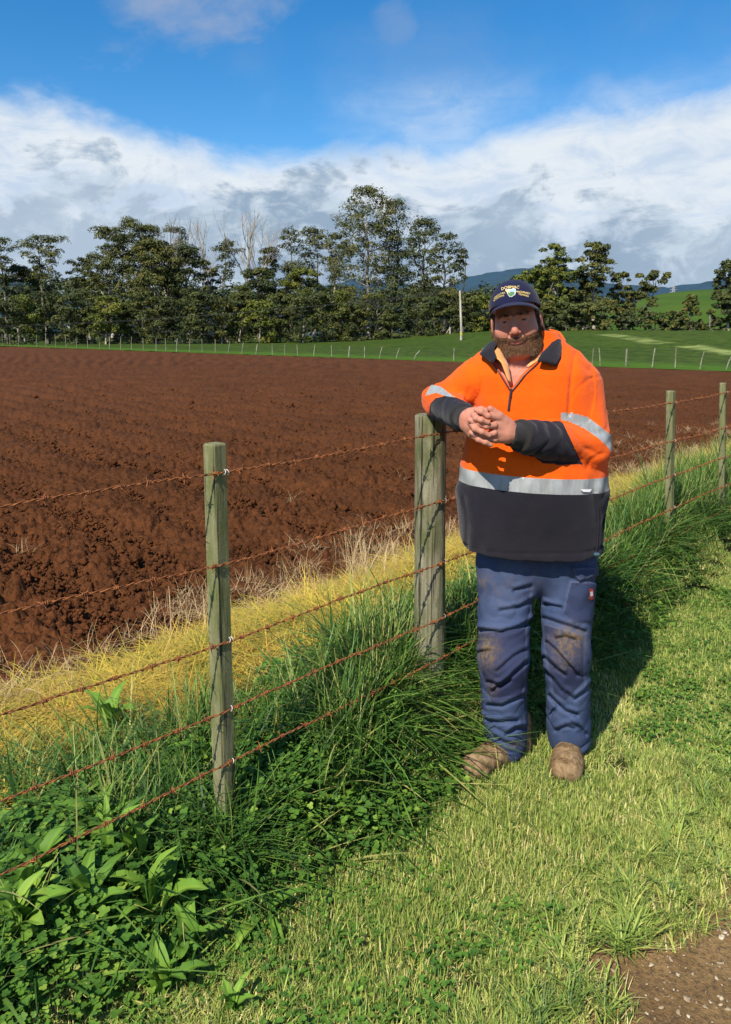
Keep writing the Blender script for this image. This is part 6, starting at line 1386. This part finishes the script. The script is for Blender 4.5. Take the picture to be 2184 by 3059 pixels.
# ---- eyes, brows, hair and beard
for sx in (-1, 1):
    c = hw((sx*0.0330, -0.0772, -0.0015)); Vg, Qg = sdf_mesh(lambda P: np.linalg.norm(P-c, axis=1)-0.0122, c-0.016, c+0.016, 0.0018); eo = mp('eye', Vg, Qg, m_eyew)
    ci = c+RH@np.array([0.0, -0.0072, -0.0005]); Vg, Qg = sdf_mesh(lambda P: np.linalg.norm(P-ci, axis=1)-0.0056, ci-0.008, ci+0.008, 0.0010); mp('iris', Vg, Qg, m_iris, eo)
def strands(r, P, Nn, length, width, flow, curl, segs=4, tone=None):
    n = len(P); t = np.linspace(0, 1, segs+1)[None, :, None]; L = length[:, None, None]
    f = flow/np.linalg.norm(flow, axis=1)[:, None]; rnd = r.normal(size=(n, 3))*curl
    d = Nn*0.55+f*0.9+rnd; d /= np.linalg.norm(d, axis=1)[:, None]
    Pt = P[:, None]+d[:, None]*L*t+f[:, None]*L*0.35*t*t+np.sin(t*5+r.random((n, 1, 1))*6)*r.normal(size=(n, 1, 3))*L*0.14*t
    side = np.cross(d, r.normal(size=(n, 3))); side /= np.linalg.norm(side, axis=1)[:, None]; w_ = width*(1-0.8*t)
    V_ = np.stack([Pt-side[:, None]*w_, Pt+side[:, None]*w_], 2).reshape(-1, 3); i = (np.arange(n)[:, None]*(segs+1)*2+np.arange(segs)[None]*2).ravel(); F = np.stack([i, i+1, i+3, i+2], -1); return V_, F, np.repeat(tone, (segs+1)*2)
fn_ = np.cross(Vh[Qh[:, 1]]-Vh[Qh[:, 0]], Vh[Qh[:, 2]]-Vh[Qh[:, 0]]); fn_ /= np.linalg.norm(fn_, axis=1)[:, None]+1e-12; fc = Vh[Qh].mean(1); lc_ = hl(fc); ln_ = fn_@RH
axf = np.abs(lc_[:, 0]); yf, zf = lc_[:, 1], lc_[:, 2]
line = -0.030-0.022*sstep(-yf, 0.02, 0.075)-0.008*sstep(-yf, 0.075, 0.095)          # upper limit of the beard from ear to cheek
isb = (zf < line) & (zf > -0.150) & (yf < 0.022) & ~((axf < 0.024) & (zf > -0.0850+0.0062*(axf/0.026)**2) & (zf < -0.0695+0.0062*(axf/0.026)**2) & (yf < -0.088))
neckz = -0.118-0.35*(yf+0.04); isb &= ((yf < -0.050) | (zf > -0.100)) & (zf > neckz-0.012) & (zf > -0.110-0.020*np.random.default_rng(4).random(len(zf)))
mous = (axf < 0.040) & (zf < -0.0560-0.006*(axf/0.03)) & (zf > -0.0715) & (yf < -0.085); isb |= mous
isb |= (axf > 0.066) & (axf < 0.082) & (yf > -0.035) & (yf < 0.004) & (zf > -0.04) & (zf < 0.03)   # sideburns
rb = np.random.default_rng(77)
def beard_patch(name, mask, n, l0, l1, curl, m, seed, tone_mu, par=man, wd=0.00055, flowv=(0, -0.25, -1)):
    idx = np.flatnonzero(mask); 
    if len(idx) == 0: return None
    ii = rb.choice(idx, n); bary = rb.random((n, 2)); A = Vh[Qh[ii, 0]]; P = A+(Vh[Qh[ii, 1]]-A)*bary[:, :1]+(Vh[Qh[ii, 3]]-A)*bary[:, 1:]; Nn = fn_[ii]; L = l0+(l1-l0)*rb.random(n); fl = np.tile(RH@np.array(flowv, float), (n, 1))
    lz = hl(P)[:, 2]; grow = sstep(-lz, 0.07, 0.115); L = L*(0.55+0.9*grow) if name == 'beard' else L
    tn = np.clip(rb.normal(tone_mu, 0.18, n)+(0.25*grow*(rb.random(n) < 0.35) if name == 'beard' else 0), 0, 1)
    V_, F, tt2 = strands(rb, P-Nn*0.001, Nn, L, wd, fl, curl, 4, tn); return mp(name, V_, F, m, par, attrs={'tone': tt2})
bo = beard_patch('beard', isb, 26000, 0.006, 0.012, 0.55, m_beard, 1, 0.52, wd=0.00045); tag(bo, 'short curly ginger brown beard with grey at the chin')
vm = np.zeros(len(Vh)); vm[Qh[isb].ravel()] = 1.0; sa = man.data.attributes.new('stub', 'FLOAT', 'POINT'); sa.data.foreach_set('value', np.concatenate([vm, np.zeros(len(Vn)+len(Vb))]).astype(np.float32))
hairm = (zf > -0.030) & (zf < 0.06) & (((yf > -0.03) & (axf > 0.060)) | (yf > 0.05)) & ~((axf > 0.0785) & (yf > -0.008) & (yf < 0.04) & (zf < 0.026))
m_hair2 = m_beard; ho = beard_patch('hair', hairm, 6000, 0.005, 0.010, 0.2, m_beard, 2, 0.15, flowv=(0, 0.4, -1)); tag(ho, 'short brown hair below the cap')
browm = (axf > 0.012) & (axf < 0.052) & (np.abs(zf-(0.0135+0.003*np.sin(axf/0.052*PI))) < 0.0035) & (yf < -0.06); beard_patch('eyebrows', browm, 260, 0.005, 0.009, 0.2, m_beard, 3, 0.18, flowv=(0, -0.2, 0.2))

# ---- trousers
def wr(P, a, u, f, seed, sharp=0.7):
    """creases running across direction u"""
    t = (P-a)@u; n = 1.6*vnoise(P[:, 0]*8, P[:, 1]*8, P[:, 2]*8, seed)+0.8*vnoise(P[:, 0]*19, P[:, 1]*19, P[:, 2]*19, seed+3)
    return 1-np.abs(np.sin(t*f+n*1.4))**sharp
cr_poly = lambda pts: [(1200+x/2.167, 1350+y/2.167) for x, y in pts]
knee1 = cr_poly([(480, 1175), (800, 1140), (805, 1580), (580, 1630), (525, 1450)]); knee2 = cr_poly([(920, 1115), (1175, 1190), (1180, 1480), (1060, 1610), (985, 1560), (925, 1250)])
pocket = cr_poly([(1095, 840), (1270, 850), (1225, 1100), (1110, 1105), (1048, 1040)]); flap = cr_poly([(1092, 742), (1262, 738), (1285, 800), (1150, 842), (1105, 795)])
LEGS = []
def leg(P, H_, K_, A_, rh, rk, ra, seed, bent):
    d = smin(cap_(P, H_, K_, rh, rk), cap_(P, K_, A_, rk, ra), 0.04)
    kn = sstep(np.linalg.norm((P-(K_-[0, 0, 0.06]))*[1, 1, 0.7], axis=1), 0.20, 0.05); an = sstep(P[:, 2], 0.36, 0.12)
    u1 = nz(np.array([0.45*bent, 0.1, 1.0])); u2 = nz(np.array([-0.35*bent, 0.0, 1.0]))
    d = d+0.007*(wr(P, K_, u1, 34, seed, 0.6)-0.35)*kn+0.007*(wr(P, A_, u2, 40, seed+7, 0.6)-0.35)*an
    d = d+0.006*(wr(P, H_, nz(np.array([0.8*bent, 0, 1.0])), 18, seed+11)-0.4)*(1-kn)*(1-an)-0.004*vnoise(P[:, 0]*11, P[:, 1]*11, P[:, 2]*7, seed+20)
    return d
CREASES = [cr_poly(c_) for c_ in ([(590, 1550), (680, 1480), (770, 1400), (805, 1365)], [(560, 1490), (640, 1520), (700, 1480)], [(620, 1420), (720, 1330), (800, 1285)], [(495, 1712), (560, 1745), (620, 1752), (745, 1742)], [(680, 1832), (740, 1792), (805, 1788)], [(605, 1850), (660, 1880), (725, 1902)],
    [(500, 1155), (640, 1172), (760, 1140), (850, 1095)], [(500, 1300), (560, 1290)], [(640, 1030), (760, 1010), (850, 960)], [(730, 900), (840, 870)], [(560, 1640), (650, 1650), (790, 1580)],
    [(922, 1078), (1000, 1105), (1100, 1135), (1185, 1165)], [(942, 1235), (1000, 1290), (1080, 1380), (1135, 1445)], [(925, 1330), (1000, 1405), (1055, 1445)], [(1000, 1215), (1060, 1198), (1115, 1218)], [(955, 1580), (1000, 1625), (1060, 1680), (1135, 1705)], [(1000, 1805), (1070, 1778), (1115, 1792)], [(1070, 1565), (1120, 1605), (1180, 1560), (1235, 1500)],
    [(950, 1725), (985, 1675)], [(1105, 1762), (1160, 1790), (1190, 1830)], [(920, 1420), (985, 1480), (1040, 1550)], [(930, 990), (1030, 1010)])]
def trousers_sdf(P):
    px, py = front_px(P); fr = P[:, 1] < 2.74
    crs = 0
    for i, c_ in enumerate(CREASES):
        pd = polydist(px, py, c_, close=False); up_ = polydist(px, py+13, c_, close=False)
        crs = crs+(0.0140-0.003*(i % 3))*np.exp(-(pd/5.5)**2)-0.0065*np.exp(-(up_/8.0)**2)
    d1 = leg(P, HIP1, KN1, AN1, 0.106, 0.086, 0.080, 60, -1); d2 = leg(P, HIP2, KN2, AN2, 0.106, 0.080, 0.082, 80, 1)
    d = smin(d1, d2, 0.012)+crs*fr*(P[:, 1] < 2.70)
    seat = ell(P, (HIP1+HIP2)/2+np.array([0, 0.02, 0.05]), (0.215, 0.135, 0.15)); d = smin(d, seat, 0.04)
    for poly, h_ in ((knee1, 0.0028), (knee2, 0.0028), (pocket, 0.006), (flap, 0.010)):
        pd = polydist(px, py, poly); d = d-h_*sstep(-pd, -1.5, 2.0)*fr
    hz1 = AN1[2]-0.045+0.02*(P[:, 1]-AN1[1])/0.07; hz2 = AN2[2]-0.052+0.02*(P[:, 1]-AN2[1])/0.07
    hz = np.where(P[:, 0] < (AN1[0]+AN2[0])/2, hz1, hz2)
    inn = smin(cap_(P, KN1, AN1-[0, 0, 0.1], 0.045, 0.056), cap_(P, KN2, AN2-[0, 0, 0.1], 0.045, 0.060), 0.01); d = np.maximum(d, -np.maximum(inn, P[:, 2]-0.13))
    d = d+0.0028*np.exp(-((P[:, 2]-hz-0.022)/0.0022)**2)
    return np.maximum(np.maximum(d, hz-P[:, 2]), P[:, 2]-(HEMZ+0.10))
Vt, Qt = sdf_mesh(trousers_sdf, (0.36, 2.50, 0.0), (0.92, 2.92, HEMZ+0.12), 0.0042); Vt = relax(Vt, Qt, 1, 0.3)
px, py = front_px(Vt); fr = (Vt[:, 1] < 2.72).astype(float)
dark = np.maximum.reduce([sstep(-polydist(px, py, p_), -2, 2)*k_ for p_, k_ in ((knee1, 0.75), (knee2, 0.7), (pocket, 0.55), (flap, 0.30))])*fr
blob_ = lambda cx, cy, rx, ry: np.exp(-(((px-cx)/rx)**2+((py-cy)/ry)**2))
b1_ = blob_(1455, 1945, 34, 48)*1.1+blob_(1700, 1912, 46, 38)*1.25+blob_(1690, 1975, 40, 30)*0.5+blob_(1440, 1735, 16, 26)*0.5+blob_(1490, 1760, 70, 60)*0.18+blob_(1540, 2225, 40, 12)*0.6+blob_(1470, 2060, 18, 25)*0.5+blob_(1600, 1730, 50, 60)*0.12
dirt = np.clip(b1_*fr, 0, 1)
stl = np.minimum.reduce([np.abs(polydist(px, py, p_)) for p_ in (knee1, knee2, pocket, flap)]+[np.abs(polydist(px, py, flap)+8)]+[polydist(px, py, cr_poly(p_), close=False) for p_ in ([(852, 840), (830, 1000), (805, 1180), (800, 1400), (785, 1600), (800, 1850)], [(1190, 1180), (1180, 1400), (1195, 1560)])])
stitch = np.exp(-(stl/1.6)**2)*fr
tro = mp('trousers', Vt, Qt, m_jean, attrs={'dark': dark, 'dirt': dirt, 'stitch': stitch}); tag(tro, 'faded blue work trousers with muddy knees and a cargo pocket')
tb = on_front(trousers_sdf, [(1200+x/2.167, 1350+y/2.167) for x, y in [(1207, 842), (1250, 842), (1250, 960), (1228, 975), (1212, 958)]], 0.006); Vt_ = np.vstack([tb, tb+[0, 0.004, 0]]); me = bpy.data.meshes.new('pocket_tab')
def slab(name, pts, th, m, par):
    n = len(pts); V_ = np.vstack([pts, pts+[0, th, 0]])-org; me = bpy.data.meshes.new(name); me.from_pydata([tuple(v) for v in V_], [], [tuple(range(n)), tuple(range(2*n-1, n-1, -1))]+[(i, n+i, n+(i+1) % n, (i+1) % n) for i in range(n)]); me.materials.append(m); o = bpy.data.objects.new(name, me); col.objects.link(o); o.parent = par; return o
slab('pocket_tab', tb, 0.005, m_navy, tro)
tr_ = on_front(trousers_sdf, [(1200+x/2.167, 1350+y/2.167) for x, y in [(1216, 888), (1242, 888), (1244, 950), (1228, 958), (1216, 948)]], 0.009); slab('brand_tab', tr_, 0.002, m_red, tro)
trw = on_front(trousers_sdf, [(1200+x/2.167, 1350+y/2.167) for x, y in [(1222, 908), (1237, 903), (1240, 930), (1224, 938)]], 0.011); slab('tab_print', trw, 0.001, m_white, tro)

# ---- boots
def boot(P, hl_, toe, seed):
    ax_ = toe-hl_; ax_[2] = 0; L = np.linalg.norm(ax_); u = ax_/L; side = np.array([-u[1], u[0], 0]); p = P-hl_; x = p@u; y = p@side; z = P[:, 2]-0.0
    S = np.stack([x, y, z], 1)
    d = cap_(S, (0.0, 0, 0.055), (0.0, 0, 0.15), 0.044, 0.046); d = smin(d, cap_(S, (0.0, 0, 0.050), (L*0.55, 0, 0.056), 0.046, 0.054), 0.03); d = smin(d, ell(S, (L-0.045, 0.0, 0.050), (0.070, 0.060, 0.052)), 0.03)
    d = d-0.0025*(wr(P, hl_, nz(u*1.0+np.array([0, 0, 0.4])), 90, seed)-0.4)*sstep(x, 0.03, 0.07)*sstep(x, L-0.02, L-0.06)-0.002*vnoise(P[:, 0]*30, P[:, 1]*30, P[:, 2]*30, seed)
    return np.maximum(d, 0.022-z), S, L
def sole(S, L):
    k = np.maximum(cap_(S*[1, 1, 0], (0.0, 0, 0), (L*0.60, 0, 0), 0.050, 0.057), -1); k = smin(k, ell(S*[1, 1, 0], (L-0.045, 0, 0), (0.074, 0.063, 1.0)), 0.01); return np.maximum(np.maximum(k, S[:, 2]-0.026), 0.000-S[:, 2])
for i, (h_, t_, lb) in enumerate(((qs(1548, 2268, 2.755), qs(1400, 2330, 2.59), 'dusty tan boot pointing to the left'), (qs(1699, 2262, 2.775), qs(1690, 2315, 2.56), 'dusty tan boot pointing at the camera'))):
    h_ = np.array([h_[0], h_[1], 0.0]); t_ = np.array([t_[0], t_[1], 0.0]); lo_ = np.minimum(h_, t_)-[0.09, 0.09, 0.01]; hi_ = np.maximum(h_, t_)+[0.09, 0.09, 0.20]
    Vg, Qg = sdf_mesh(lambda P: boot(P, h_, t_, 90+i)[0], lo_, hi_, 0.004); bo_ = mp('boot', relax(Vg, Qg, 1, 0.4), Qg, m_boot); tag(bo_, lb)
    Vg, Qg = sdf_mesh(lambda P: sole(*boot(P, h_, t_, 90+i)[1:]), lo_-[0, 0, 0.01], [hi_[0], hi_[1], 0.05], 0.004); mp('sole', Vg, Qg, m_sole, bo_)
